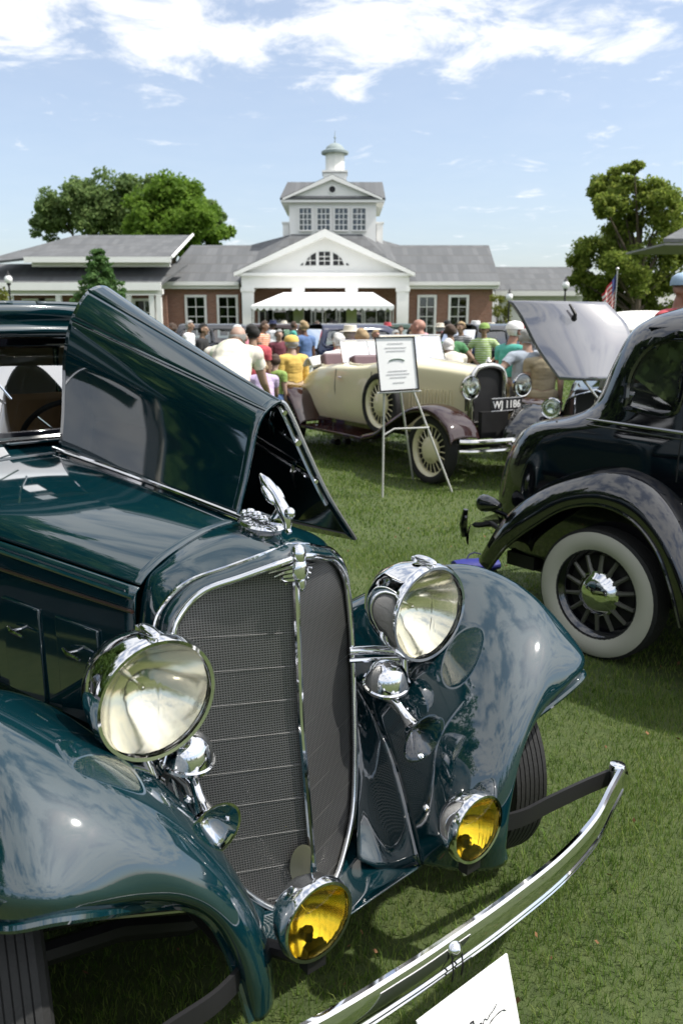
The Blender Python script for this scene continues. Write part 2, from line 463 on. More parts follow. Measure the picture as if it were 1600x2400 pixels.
def grass_blades():
    bands = [(1.0, 3.6, 13000, 0.027, 0.0030), (3.6, 6.5, 5600, 0.028, 0.0046), (6.5, 12.0, 1800, 0.030, 0.009), (12.0, 26.0, 330, 0.035, 0.02)]
    V, n5 = [], 0
    for y0, y1, dens_, hgt, wid in bands:
        half0 = 0.50 * y1 + 0.5
        n = int(dens_ * (y1 - y0) * 2 * half0)
        x = RNG.uniform(-half0, half0, n); y = RNG.uniform(y0, y1, n)
        k = np.abs(x) < 0.46 * y + 0.45
        x, y = x[k], y[k]; n = len(x)
        # tufts: denser and taller in noisy patches
        ph = np.sin(x * 5.1 + 1.3 * np.sin(y * 3.7)) * np.sin(y * 4.3 + 1.7 * np.sin(x * 2.9))
        k = RNG.random(n) < 0.72 + 0.28 * ph
        x, y, ph = x[k], y[k], ph[k]; n = len(x)
        h = hgt * RNG.uniform(0.55, 1.35, n) * (1 + 0.22 * ph)
        w = wid * RNG.uniform(0.6, 1.2, n)
        a = RNG.uniform(0, 2 * np.pi, n); b = RNG.uniform(0, 2 * np.pi, n)
        ln = h * RNG.uniform(0.1, 1.0, n)
        dx, dy = np.cos(a) * w / 2, np.sin(a) * w / 2
        bx_, by_ = np.cos(b) * ln, np.sin(b) * ln
        P = np.empty((n, 5, 3))
        P[:, 0] = np.stack([x - dx, y - dy, np.zeros(n)], 1)
        P[:, 1] = np.stack([x + dx, y + dy, np.zeros(n)], 1)
        P[:, 2] = np.stack([x + dx * .75 + bx_ * .35, y + dy * .75 + by_ * .35, h * .6], 1)
        P[:, 3] = np.stack([x - dx * .75 + bx_ * .35, y - dy * .75 + by_ * .35, h * .6], 1)
        P[:, 4] = np.stack([x + bx_, y + by_, h], 1)
        V.append(P.reshape(-1, 3)); n5 += n
    V = np.concatenate(V)
    base = np.arange(n5)[:, None] * 5
    loops = np.concatenate([base + np.array([0, 1, 2, 3]), base + np.array([3, 2, 4])], 1).reshape(-1)
    starts = (np.arange(n5)[:, None] * 7 + np.array([0, 4])).reshape(-1)
    tot = np.tile([4, 3], n5)
    me = bpy.data.meshes.new('grass')
    me.vertices.add(len(V)); me.vertices.foreach_set('co', V.ravel())
    me.loops.add(len(loops)); me.loops.foreach_set('vertex_index', loops.astype(np.int32))
    me.polygons.add(len(starts)); me.polygons.foreach_set('loop_start', starts.astype(np.int32)); me.polygons.foreach_set('loop_total', tot.astype(np.int32))
    me.update(calc_edges=True); me.validate()
    me.materials.append(GRASSM)
    o = bpy.data.objects.new('grass', me); COL.objects.link(o)
    tag(o, 'short mown grass blades of the show lawn', 'grass', kind='stuff')
grass_blades()

# ------------------------------------------------------------------ clubhouse
def build_w(mb, name, mats, parent, **kw):
    """mesh given in world coordinates, child of an unrotated parent"""
    root = parent
    off = Vector((0, 0, 0))
    while root is not None: off += root.location; root = root.parent
    mb.v = [(x - off.x, y - off.y, z - off.z) for x, y, z in mb.v]
    return mb.build(name, mats, parent, **kw)
club = thing('clubhouse', 'long brick clubhouse with white portico, square tower and copper-topped cupola', 'building', (-0.9, 50, 0))
YF = 50.0
def X(px, Y=YF): return at(px, 700, Y).x
def Z(py, Y=YF): return at(784, py, Y).z
def window(parent, x0, x1, z0, z1, Y, cols, rows, trim=0.14, name='window', m=WPAINT, depth=0.16):
    f = MB()
    f.bx(x0 - trim, x0, Y - depth, Y + 0.02, z0 - trim, z1 + trim); f.bx(x1, x1 + trim, Y - depth, Y + 0.02, z0 - trim, z1 + trim)
    f.bx(x0, x1, Y - depth, Y + 0.02, z1, z1 + trim); f.bx(x0, x1, Y - depth - 0.03, Y + 0.02, z0 - trim, z0)
    bw = 0.045
    for i in range(1, cols):
        x = x0 + (x1 - x0) * i / cols; f.bx(x - bw / 2, x + bw / 2, Y - 0.09, Y - 0.03, z0, z1)
    for j in range(1, rows):
        z = z0 + (z1 - z0) * j / rows; f.bx(x0, x1, Y - 0.088, Y - 0.032, z - bw / 2, z + bw / 2)
    w = build_w(f, name, m, parent, smooth=False)
    px_, pz_ = (x1 - x0) / cols, (z1 - z0) / rows
    me = None
    for i in range(cols):
        for j in range(rows):
            if me is None:
                g = MB(); g.box((0, 0, 0), (px_ - 0.02, 0.012, pz_ - 0.02)); me = g.mesh('pane', WGLASS, smooth=False)
            p = bpy.data.objects.new('pane', me); COL.objects.link(p); p.parent = w
            p.location = (x0 + (i + 0.5) * px_ - club.location.x, Y - 0.045 - club.location.y, z0 + (j + 0.5) * pz_)
            p.rotation_euler = (random.uniform(-.02, .02), 0, random.uniform(-.03, .03))
    return w
def wall_with_holes(name, x0, x1, z0, z1, Y, holes, m, parent, th=0.25):
    """brick wall cut around its window openings"""
    b = MB(); xs = x0
    for hx0, hx1, hz0, hz1 in sorted(holes):
        if hx0 > xs: b.bx(xs, hx0, Y, Y + th, z0, z1)
        b.bx(hx0, hx1, Y, Y + th, z0, hz0); b.bx(hx0, hx1, Y, Y + th, hz1, z1)
        xs = hx1
    if x1 > xs: b.bx(xs, x1, Y, Y + th, z0, z1)
    return build_w(b, name, m, parent, smooth=False)
def slab(name, pts, m, parent, th=0.18):
    b = MB(); b.prism(pts, (0, 0, -th)); return build_w(b, name, m, parent, smooth=False)

zE, zW = Z(650), Z(664)
winz0, winz1 = 1.0, Z(683)
# right and left wings of the main block
hr = [(X(963), X(996), winz0, winz1), (X(1034), X(1070), winz0, winz1)]
wall_with_holes('brick_wall', X(938), X(1130), 0, zW, YF, hr, BRICK, club)
hl = [(X(431), X(470), winz0, winz1), (X(504), X(542), winz0, winz1)]
wall_with_holes('brick_wall', X(374), X(553), 0, zW, YF, hl, BRICK, club)
for h4 in hr + hl: window(club, *h4, YF, 2, 4)
for x0, x1 in ((X(936), X(1141)), (X(372), X(552))):
    b = MB(); b.bx(x0, x1, YF - 0.45, YF + 0.1, zW, zE); b.bx(x0, x1, YF - 0.62, YF - 0.45, zE - 0.16, zE + 0.05)
    build_w(b, 'cornice', WPAINT, club, smooth=False)
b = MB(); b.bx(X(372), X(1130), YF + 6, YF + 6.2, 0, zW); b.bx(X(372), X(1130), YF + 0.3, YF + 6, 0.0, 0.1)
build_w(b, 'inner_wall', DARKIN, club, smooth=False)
# main roof: ridge over each wing, hip climbing to the tower
YR = YF + 5.5
zr = at(1000, 563, YR).z
e0 = zE + 0.06
r_ = MB()
def tri_roof(P, th=0.14):
    r_.prism([Vector(p) for p in P], (0, 0.02, -th))
xr0, xr1, xre = at(935, 563, YR).x, at(1122, 563, YR).x, X(1141)
tri_roof([(X(900), YF - 0.6, e0), (xre, YF - 0.6, e0), (xr1, YR, zr), (X(840), YR, zr)])
tri_roof([(xre, YF - 0.6, e0), (xre, YR + 6, e0), (xr1, YR, zr)])
tri_roof([(X(372), YF - 0.6, e0), (X(600), YF - 0.6, e0), (X(640), YR, zr), (at(440, 563, YR).x, YR, zr)])
tri_roof([(X(372), YF - 0.6, e0), (at(440, 563, YR).x, YR, zr), (X(372), YR + 6, e0)])
tri_roof([(xre, YR + 6, e0), (X(372), YR + 6, e0), (at(440, 563, YR).x, YR, zr), (xr1, YR, zr)])
YT = YF + 4.5
zt = at(800, 538, YT).z
tri_roof([(X(560), YF + 1.2, e0 + 0.6), (X(930), YF + 1.2, e0 + 0.6), (at(830, 538, YT).x, YT, zt), (at(670, 538, YT).x, YT, zt)])
tri_roof([(X(930), YF + 1.2, e0 + 0.6), (X(960), YR + 2, zr), (at(830, 538, YT).x, YT, zt)])
tri_roof([(X(560), YF + 1.2, e0 + 0.6), (at(670, 538, YT).x, YT, zt), (X(520), YR + 2, zr)])
build_w(r_, 'roof', SHINGLE, club, smooth=False)
# low right wing
YL = YF + 2
wall_with_holes('brick_wall', X(1131, YL) + 0.4, at(1340, 700, YL).x, 0, at(1140, 676, YL).z, YL, [], WPAINT, club)
r_ = MB()
zl0, zl1 = at(1140, 668, YL).z, at(1140, 613, YL + 4).z
tri_roof([(X(1131, YL), YL - 0.5, zl0), (at(1345, 700, YL).x, YL - 0.5, zl0), (at(1330, 613, YL + 4).x, YL + 4, zl1), (X(1131, YL), YL + 4, zl1)])
build_w(r_, 'roof', SHINGLE, club, smooth=False)
b = MB(); b.bx(X(1131, YL), at(1345, 700, YL).x, YL - 0.6, YL - 0.5, zl0 - 0.32, zl0 - 0.02); build_w(b, 'fascia', WPAINT, club, smooth=False)
# left wing: a higher roof over a lower lean-to roof, white arcade below
YH = YF - 2
zh0, zh1 = Z(592, YH), Z(540, YH + 5)
xh0, xh1 = X(-40, YH), at(435, 600, YH).x
r_ = MB()
tri_roof([(X(-60, YH), YH - 0.3, Z(608, YH)), (X(80, YH), YH - 0.3, zh0), (at(398, 592, YH).x, YH - 0.3, zh0), (at(440, 540, YH + 5).x, YH + 5, zh1), (at(175, 540, YH + 5).x, YH + 5, zh1)])
tri_roof([(X(-60, YH), YH - 0.6, Z(652, YH)), (X(376, YH), YH - 0.6, Z(652, YH)), (X(420, YH), YH + 2.0, Z(606, YH + 2)), (X(-60, YH), YH + 2.0, Z(606, YH + 2))])
build_w(r_, 'roof', SHINGLE, club, smooth=False)
b = MB()
b.bx(X(78, YH), at(388, 592, YH).x, YH + 0.2, YH + 0.5, Z(612, YH), zh0 - 0.12)
b.bx(X(70, YH), at(396, 592, YH).x, YH - 0.42, YH - 0.3, zh0 - 0.28, zh0 + 0.02)
a0, a1 = at(396, 592, YH), at(440, 540, YH + 5)
b.tube([Vector((a0.x + 0.05, YH - 0.35, zh0)), Vector((a1.x + 0.08, YH + 5, zh1 + 0.02))], 0.085, 6)
build_w(b, 'clerestory', WPAINT, club, smooth=False)
b = MB(); b.bx(X(-60, YH), X(378, YH), YH - 0.72, YH - 0.6, Z(668, YH), Z(650, YH)); b.bx(X(-60, YH), X(378, YH), YH - 0.35, YH, Z(676, YH), Z(664, YH)); build_w(b, 'fascia', WPAINT, club, smooth=False)
for pxa in (30, 140, 300, 352, 368):
    b = MB(); xa = X(pxa, YH); b.bx(xa - 0.14, xa + 0.14, YH - 0.36, YH - 0.08, 0.0, Z(678, YH)); b.bx(xa - 0.19, xa + 0.19, YH - 0.41, YH - 0.03, 0, 0.3); build_w(b, 'column', WPAINT, club, smooth=False)
b = MB(); b.bx(X(-60, YH), X(372, YH), YH + 1.4, YH + 1.6, 0, Z(676, YH)); build_w(b, 'brick_wall', BRICK, club, smooth=False)
for pxa in (60, 100, 200, 250, 320):
    window(club, X(pxa, YH) - 0.55, X(pxa, YH) + 0.55, 1.0, Z(690, YH), YH + 1.38, 2, 3)
# portico
YP = YF - 3
zent0, zent1 = Z(661, YP), Z(634, YP)
xp0, xp1 = X(556, YP), X(938, YP)
for c0, c1 in ((556, 582), (673, 697), (795, 819), (911, 938)):
    b = MB(); x0, x1 = X(c0, YP), X(c1, YP)
    b.bx(x0, x1, YP, YP + 0.6, 0.35, zent0 - 0.2); b.bx(x0 - 0.06, x1 + 0.06, YP - 0.06, YP + 0.66, 0, 0.35); b.bx(x0 - 0.06, x1 + 0.06, YP - 0.06, YP + 0.66, zent0 - 0.2, zent0)
    build_w(b, 'column', WPAINT, club, smooth=False)
b = MB(); b.bx(xp0, xp1, YP - 0.02, YP + 0.62, zent0 + 0.002, zent1); b.bx(xp0 - 0.22, xp1 + 0.22, YP - 0.25, YP + 0.3, zent1, zent1 + 0.16)
b.bx(xp0, xp0 + 0.5, YP + 0.62, YF + 0.5, zent0, zent1); b.bx(xp1 - 0.5, xp1, YP + 0.62, YF + 0.5, zent0, zent1); build_w(b, 'entablature', WPAINT, club, smooth=False)
b = MB(); b.bx(xp0, xp1, YP + 0.7, YF + 1, zent0 + 0.1, zent0 + 0.2); build_w(b, 'porch_ceiling', WPAINT, club, smooth=False)
apx, apz = X(747, YP), Z(527, YP)
pl, pr_ = X(541, YP), X(950, YP); pz = zent1 + 0.17
b = MB(); b.prism([(pl + 0.5, YP + 0.1, pz), (pr_ - 0.5, YP + 0.1, pz), (apx, YP + 0.1, apz - 0.35)], (0, 0.2, 0)); build_w(b, 'pediment', WPAINT, club, smooth=False)
b = MB()
for xe in (pl, pr_):
    d = Vector((apx - xe, 0, apz - pz))
    nrm = Vector((-d.z, 0, d.x)).normalized() * (0.30 if xe > apx else -0.30)
    if nrm.z > 0: nrm = -nrm
    b.prism([Vector((xe, YP - 0.35, pz)), Vector((apx, YP - 0.35, apz)), Vector((apx, YP - 0.35, apz)) + Vector((0, 0, -0.42)), Vector((xe, YP - 0.35, pz)) + Vector((0, 0, -0.20))], (0, 0.52, 0))
build_w(b, 'raking_cornice', WPAINT, club, smooth=False)
r_ = MB()
for xe in (pl, pr_): tri_roof([(xe, YP - 0.35, pz + 0.03), (apx, YP - 0.35, apz + 0.03), (apx, YR, apz + 0.03), (xe, YR, pz + 0.03)], 0.025)
build_w(r_, 'roof', SHINGLE, club, smooth=False)
# fanlight in the pediment: three upright lights, two corner slivers
Yf = YP + 0.07
fz0, fz1 = Z(609, YP), Z(579, YP)
def fan(poly, mull, hb):
    g = MB(); g.prism([(X(a, YP), Yf, Z(c, YP)) for a, c in poly], (0, 0.025, 0)); o = build_w(g, 'fanlight', MATS['dark_interior'], club, smooth=False)
    f = MB()
    for a, z0_, z1_ in mull: f.bx(X(a, YP) - 0.02, X(a, YP) + 0.02, Yf - 0.03, Yf - 0.002, Z(z0_, YP), Z(z1_, YP))
    for z_, a0_, a1_ in hb: f.bx(X(a0_, YP), X(a1_, YP), Yf - 0.028, Yf - 0.004, Z(z_, YP) - 0.02, Z(z_, YP) + 0.02)
    if mull or hb:
        w = build_w(f, 'muntin', WPAINT, o, smooth=False)
fan([(733, 609), (758, 609), (758, 578), (733, 578)], [(745.5, 609, 578)], [(589, 733, 758), (599, 733, 758)])
fan([(701, 609), (726, 609), (726, 580), (717, 585), (707, 594)], [(713, 609, 587)], [(598, 704, 726)])
fan([(765, 609), (790, 609), (784, 594), (774, 585), (765, 580)], [(778, 609, 587)], [(598, 765, 787)])
fan([(690, 609), (697, 609), (697, 603)], [], [])
fan([(795, 609), (802, 609), (795, 603)], [], [])
# porch back wall with glazed doors
wall_with_holes('brick_wall', X(556), X(938), 0, zent0 + 0.1, YF + 0.6, [(X(c) - 0.8, X(c) + 0.8, 0.1, 2.6) for c in (625, 690, 747, 805, 865)], BRICK, club)
for c in (625, 690, 747, 805, 865): window(club, X(c) - 0.8, X(c) + 0.8, 0.12, 2.5, YF + 0.6, 2, 3, 0.1, 'glazed_door')
# tower
def XT(p): return at(p, 500, YT).x
def ZT(p): return at(784, p, YT).z
tx0, tx1 = XT(648), XT(880)
tz0, tz1 = ZT(545), ZT(466)
TD = tx1 - tx0
twh = [(XT(a), XT(c), ZT(529), ZT(479)) for a, c in ((688, 715), (729, 757), (769, 798), (810, 839))]
wall_with_holes('tower_wall', tx0 + 0.45, tx1 - 0.45, tz0 - 1.5, tz1, YT, twh, WPAINT, club, 0.2)
for h4 in twh: window(club, *h4, YT, 3, 4, 0.07)
b = MB(); b.bx(tx0 + 0.45, tx0 + 0.65, YT + 0.2, YT + TD, tz0 - 1.5, tz1); b.bx(tx1 - 0.65, tx1 - 0.45, YT + 0.2, YT + TD, tz0 - 1.5, tz1); b.bx(tx0 + 0.65, tx1 - 0.65, YT + TD - 0.2, YT + TD, tz0 - 1.5, tz1)
build_w(b, 'tower_wall', WPAINT, club, smooth=False)
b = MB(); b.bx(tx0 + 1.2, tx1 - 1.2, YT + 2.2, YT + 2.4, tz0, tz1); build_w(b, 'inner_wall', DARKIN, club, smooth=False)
for xa in (tx0, tx1 - 0.4):
    b = MB(); b.bx(xa, xa + 0.4, YT + 0.4, YT + 1.6, tz0 - 1.2, ZT(512)); b.bx(xa - 0.06, xa + 0.46, YT + 0.34, YT + 1.66, ZT(512), ZT(508)); build_w(b, 'buttress', WPAINT, club, smooth=False)
b = MB(); b.bx(tx0 - 0.05, tx1 + 0.05, YT - 0.35, YT + TD + 0.3, tz1 + 0.002, tz1 + 0.22); build_w(b, 'tower_cornice', WPAINT, club, smooth=False)
gz0 = tz1 + 0.23
gax, gaz = XT(763), ZT(408)
gl, gr = XT(655), XT(872)
b = MB(); b.prism([(gl, YT - 0.15, gz0), (gr, YT - 0.15, gz0), (gax, YT - 0.15, gaz)], (0, 0.3, 0)); build_w(b, 'tower_pediment', WPAINT, club, smooth=False)
b = MB()
for xe in (gl - 0.12, gr + 0.12):
    b.prism([(xe, YT - 0.42, gz0), (gax, YT - 0.42, gaz + 0.12), (gax, YT - 0.42, gaz - 0.16), (xe, YT - 0.42, gz0 - 0.12)], (0, 0.5, 0))
build_w(b, 'raking_cornice', WPAINT, club, smooth=False)
b = MB(); b.lathe([(0, 0), (0, 0.27), (0.05, 0.27), (0.05, 0.20), (0.03, 0.20)], (gax, YT - 0.15, ZT(436)), (0, -1, 0), 20); o_ = build_w(b, 'round_window', WPAINT, club)
b = MB(); b.cyl((gax, YT - 0.16, ZT(436)), (gax, YT - 0.19, ZT(436)), 0.20, n=20); build_w(b, 'pane', DARKIN, o_)
r_ = MB()
zrt = at(784, 418, YT + 2).z
rx0, rx1 = at(660, 418, YT + 2).x, at(878, 418, YT + 2).x
tri_roof([(tx0 - 0.1, YT - 0.4, gz0 + 0.02), (tx1 + 0.1, YT - 0.4, gz0 + 0.02), (rx1, YT + 2, zrt), (rx0, YT + 2, zrt)], 0.1)
tri_roof([(tx0 - 0.1, YT + TD + 0.3, gz0 + 0.02), (rx0, YT + 4, zrt), (rx1, YT + 4, zrt), (tx1 + 0.1, YT + TD + 0.3, gz0 + 0.02)], 0.1)
tri_roof([(tx0 - 0.1, YT - 0.4, gz0 + 0.02), (rx0, YT + 2, zrt), (rx0, YT + 4, zrt), (tx0 - 0.1, YT + TD + 0.3, gz0 + 0.02)], 0.1)
tri_roof([(tx1 + 0.1, YT - 0.4, gz0 + 0.02), (tx1 + 0.1, YT + TD + 0.3, gz0 + 0.02), (rx1, YT + 4, zrt), (rx1, YT + 2, zrt)], 0.1)
tri_roof([(rx0, YT + 2, zrt), (rx1, YT + 2, zrt), (rx1, YT + 4, zrt), (rx0, YT + 4, zrt)], 0.1)
for xe in (gl - 0.1, gr + 0.1): tri_roof([(xe, YT - 0.4, gz0 + 0.05), (gax, YT - 0.4, gaz + 0.15), (gax, YT + 2.4, gaz + 0.15), (xe, YT + 2.4, gz0 + 0.05)], 0.02)
build_w(r_, 'tower_roof', SHINGLE, club, smooth=False)
YC = YT + 2.6
def ZC(p): return at(784, p, YC).z
cxm = at(769, 380, YC).x
b = MB(); s_ = (at(794, 380, YC).x - at(744, 380, YC).x)
b.box((cxm, YC, (ZC(425) + ZC(402)) / 2), (s_ * 1.06, s_ * 1.06, ZC(402) - ZC(425))); b.box((cxm, YC, ZC(398)), (s_ * 1.16, s_ * 1.16, 0.12))
cu = build_w(b, 'cupola', WPAINT, club, smooth=False)
b = MB(); b.lathe([(0, s_ * 0.43), (ZC(354) - ZC(396), s_ * 0.43)], (cxm, YC, ZC(396)), (0, 0, 1), 8); build_w(b, 'cupola_drum', WPAINT, cu, smooth=False)
b = MB(); b.lathe([(0, 0.1), (0, s_ * 0.62), (0.14, s_ * 0.62), (0.22, s_ * 0.5), (0.22, 0.0)], (cxm, YC, ZC(354)), (0, 0, 1), 24); build_w(b, 'cupola_cornice', COPPER, cu)
hd = ZC(328) - ZC(350)
b = MB(); b.lathe([(0, s_ * 0.46), (hd * 0.3, s_ * 0.44), (hd * 0.6, s_ * 0.36), (hd * 0.85, s_ * 0.22), (hd, 0.04), (hd + 0.25, 0.03), (hd + 0.30, 0.08), (hd + 0.38, 0.03), (hd + 0.75, 0.012), (hd + 0.75, 0)], (cxm, YC, ZC(350)), (0, 0, 1), 20); build_w(b, 'cupola_dome', COPPER, cu)

# neighbouring roof at the right edge of the picture
barn = thing('pavilion', 'low hipped grey roof on white posts at the far right edge', 'pavilion', at(1600, 760, 30) * 1.0)
barn.location.z = 0
YB = 30.0
b = MB(); b.prism([at(1522, 548, YB), at(1720, 548, YB), at(1720, 505, YB + 4), at(1600, 505, YB + 4)], (0, 0, -0.12)); build_w(b, 'roof', SHINGLE, barn, smooth=False)
pb = at(1500, 552, YB)
b = MB(); b.prism([at(1526, 550, YB) + Vector((0, 0, -.12)), at(1720, 550, YB) + Vector((0, 0, -.12)), at(1720, 550, YB) + Vector((0, 4, -.12)), at(1526, 550, YB) + Vector((0, 4, -.12))], (0, 0, -0.07)); build_w(b, 'fascia', mat('grey_fascia', (.2, .2, .2), .7), barn, smooth=False)
for dx in (3.6, 5.6):
    for dy in (0.4, 3.4):
        b = MB(); b.bx(pb.x + dx, pb.x + dx + .2, YB + dy, YB + dy + .2, 0, pb.z - 0.3); build_w(b, 'post', WPAINT, barn, smooth=False)

# ------------------------------------------------------------------ marquee in front of the portico
YM = 40.0
tent = thing('marquee', 'white scalloped marquee canopy in front of the portico', 'tent', (at(742, 700, YM).x, YM, 0))
m0, m1 = at(576, 702, YM), at(905, 708, YM)
t0, t1 = at(640, 673, YM), at(862, 673, YM)
b = MB()
zE_ = m0.z; yb = YM + 7
b.add([(m0.x, YM, zE_), (m1.x, YM, zE_), (t1.x, YM + 3.5, t1.z + 0.15), (t0.x, YM + 3.5, t0.z + 0.15), (m0.x, yb, zE_), (m1.x, yb, zE_)], [(0, 1, 2, 3), (1, 5, 2), (5, 4, 3, 2), (4, 0, 3)])
build_w(b, 'canopy', TENTM, tent, smooth=False)
b = MB()
def scallop(A, B, n):
    A, B = Vector(A), Vector(B)
    top, bot = [], []
    for i in range(n * 6 + 1):
        p = A.lerp(B, i / (n * 6)); top.append(tuple(p)); bot.append(tuple(p - Vector((0, 0, 0.10 + 0.13 * abs(math.sin(math.pi * i / 6))))))
    b.grid([top, bot])
scallop((m0.x, YM, zE_), (m1.x, YM, zE_), 22); scallop((m1.x, YM, zE_), (m1.x, yb, zE_), 22); scallop((m0.x, YM, zE_), (m0.x, yb, zE_), 22)
build_w(b, 'valance', TENTM, tent, smooth=False, solid=0.004)
for x_ in (m0.x + .05, (m0.x + m1.x) / 2, m1.x - .05):
    for y_ in (YM + 0.05, yb - 0.05):
        b = MB(); b.cyl((x_, y_, 0), (x_, y_, zE_), 0.03); build_w(b, 'pole', STEEL, tent)

# ------------------------------------------------------------------ trees
def leaf_cloud(centres, radii, n_each, size, rng, squash=0.8, up=0.3):
    """many leaf-sized faces spread through clumps"""
    V = []
    for c, r, n in zip(centres, radii, n_each):
        d = rng.normal(size=(n, 3)); d /= np.linalg.norm(d, axis=1)[:, None]
        rad = r * (0.12 + 1.0 * rng.random(n) ** 0.6)[:, None]
        p = np.asarray(c) + d * rad * np.array([1, 1, squash])
        p += rng.normal(size=(n, 3)) * r * 0.08
        a = rng.normal(size=(n, 3)) + d * 0.7 + np.array([0, 0, up])
        a /= np.linalg.norm(a, axis=1)[:, None]
        e = np.cross(a, rng.normal(size=(n, 3))); e /= np.linalg.norm(e, axis=1)[:, None]
        f = np.cross(a, e)
        s = size * rng.uniform(0.5, 1.3, n)[:, None]
        V.append(np.stack([p - e * s, p - f * s * .6, p + e * s, p + f * s * .6], 1).reshape(-1, 3))
    V = np.concatenate(V); n = len(V) // 4
    me = bpy.data.meshes.new('crown')
    me.vertices.add(n * 4); me.vertices.foreach_set('co', V.ravel())
    me.loops.add(n * 4); me.loops.foreach_set('vertex_index', np.arange(n * 4, dtype=np.int32))
    me.polygons.add(n); me.polygons.foreach_set('loop_start', np.arange(0, n * 4, 4, dtype=np.int32)); me.polygons.foreach_set('loop_total', np.full(n, 4, np.int32))
    me.update(calc_edges=True)
    return me
def tree(name, label, loc, height, clumps, leafm, seed, size, per=150, trunk_r=0.35, group=None, inner=None):
    """clumps: (x, z, radius) seen from the front, depth is filled in"""
    rng = np.random.default_rng(seed)
    t = thing(name, label, 'tree', loc, 0, group)
    cs, rs, ns = [], [], []
    w = MB()
    w.tube([(0, 0, 0), (0.05, 0, height * .25), (-0.05, 0.05, height * .5), (0, 0, height * .8)], [trunk_r * 1.25, trunk_r, trunk_r * .7, trunk_r * .2], 9)
    for x, z, r in clumps:
        r *= 1.22
        k = max(9, int(r * 9))
        dz_ = rng.uniform(-1.5, 1.5)
        w.tube([(0, 0, min(z * .55, height * .5)), (x * .5, dz_ * .5, z * .78), (x, dz_, z)], [trunk_r * .4, trunk_r * .25, trunk_r * .07], 6)
        for _ in range(k):
            d = rng.normal(size=3); d /= np.linalg.norm(d)
            q = np.array([x, dz_, z]) + d * r * np.array([1.05, 1.3, .95]) * rng.uniform(.2, 1)
            rr = r * rng.uniform(.30, .55)
            cs.append(q); rs.append(rr); ns.append(int(per * 1.5 * rng.uniform(.6, 1.2)))
    w.build('trunk', BARK, t)
    o = bpy.data.objects.new('crown', leaf_cloud(cs, rs, ns, size, rng)); COL.objects.link(o); o.parent = t; o.data.materials.append(leafm)
    return t
def tree_px(name, label, cx, Y, clumps_px, leafm, seed, size, per, trunk_r=0.35, group=None):
    base = at(cx, 741, Y)
    cl = []
    for px, py, rp in clumps_px:
        p = at(px, py, Y); cl.append((p.x - base.x, p.z, rp * 1.0204 * Y / F_PX))
    H = max(c[1] + c[2] for c in cl)
    return tree(name, label, (base.x, Y, 0), H, cl, leafm, seed, size, per, trunk_r, group)
GT = 'trees beyond the clubhouse'
tree_px('oak_tree', 'dark broad oak tree behind the left wing roof', 230, 82, [(140, 488, 34), (122, 528, 26), (190, 464, 38), (250, 456, 38), (215, 515, 46), (300, 450, 36), (350, 446, 34), (400, 458, 30), (270, 505, 44), (455, 482, 32), (485, 500, 25)], LEAF_OAK2, 3, 0.21, 150, .5, GT)
tree_px('maple_tree', 'bright green rounded tree beside the dark oak', 405, 74, [(330, 490, 40), (370, 455, 38), (420, 462, 40), (460, 500, 40), (400, 520, 46), (350, 535, 34), (490, 540, 32), (440, 550, 36), (310, 530, 28)], LEAF_LIME, 4, 0.20, 160, .45, GT)
tree_px('sycamore_tree', 'tall olive green tree with gaps at the right side', 1455, 44, [(1435, 410, 30), (1400, 430, 30), (1475, 445, 34), (1430, 470, 38), (1370, 480, 26), (1525, 470, 34), (1500, 500, 40), (1410, 520, 36), (1350, 580, 36), (1560, 530, 44), (1450, 560, 50), (1385, 610, 40), (1330, 605, 22), (1520, 590, 50), (1460, 630, 50), (1400, 650, 36), (1540, 650, 46), (1600, 590, 46), (1440, 395, 16), (1380, 685, 30), (1440, 690, 38), (1500, 690, 40), (1345, 645, 26), (1560, 690, 40)], LEAF_GOLD, 5, 0.105, 170, .25)
# shade trees standing beside the showground, out of the picture to the left: the raised hood mirrors them
for k_, (tx_, ty_, th_) in enumerate(((-12.5, -4.5, 9.5), (-11.0, 1.0, 11.0), (-10.5, 6.0, 10.0), (-11.0, 11.0, 11.5), (-13.5, 16.0, 12.0))):
    tree('shade_tree', 'dark shade tree left of the showground, %s of five from the front' % ('first', 'second', 'third', 'fourth', 'fifth')[k_], (tx_, ty_, 0), th_, [(-1.8, th_ * .30, 1.6), (1.0, th_ * .26, 1.7), (2.0, th_ * .45, 1.6), (-1.9, th_ * .52, 1.7), (0, th_ * .48, 1.8), (-1.0, th_ * .70, 1.8), (1.2, th_ * .70, 1.6), (0, th_ * .86, 1.5)], LEAF_OAK, 40 + k_, 0.19, 75, .3, 'shade trees left of the showground')
rng_ = np.random.default_rng(77)
hg = thing('hedge', 'unseen dark hedge added behind the shade trees for the raised hood to mirror', 'hedge', (-18.0, 6.0, 0))  # unseen, added so the raised teal hood reflects dark below the crowns
b = MB()
for y_ in np.arange(-14, 15, 2.0): b.tube([(0, y_, 0), (.1, y_ + .1, 1.6), (0, y_, 3.2)], [.06, .05, .02], 5)
b.build('stem', BARK, hg)
o = bpy.data.objects.new('crown', leaf_cloud([(rng_.uniform(-.7, .7), y_, z_) for y_ in np.arange(-14.5, 14.6, .8) for z_ in (.6, 1.5, 2.4, 3.3)], [.9] * 148, [75] * 148, .16, rng_)); COL.objects.link(o); o.parent = hg; o.data.materials.append(LEAF_OAK)
cs_, rs_q = [], []
for x_ in np.arange(-70, 71, 3.2):
    hh = 7.5 + 3.0 * math.sin(x_ * .31) + 2.0 * math.sin(x_ * .83 + 1)
    for z_ in np.arange(1.2, hh, 1.9): cs_.append((x_ + rng_.uniform(-1, 1), -46 + rng_.uniform(-2, 2), z_)); rs_q.append(rng_.uniform(1.5, 2.3))
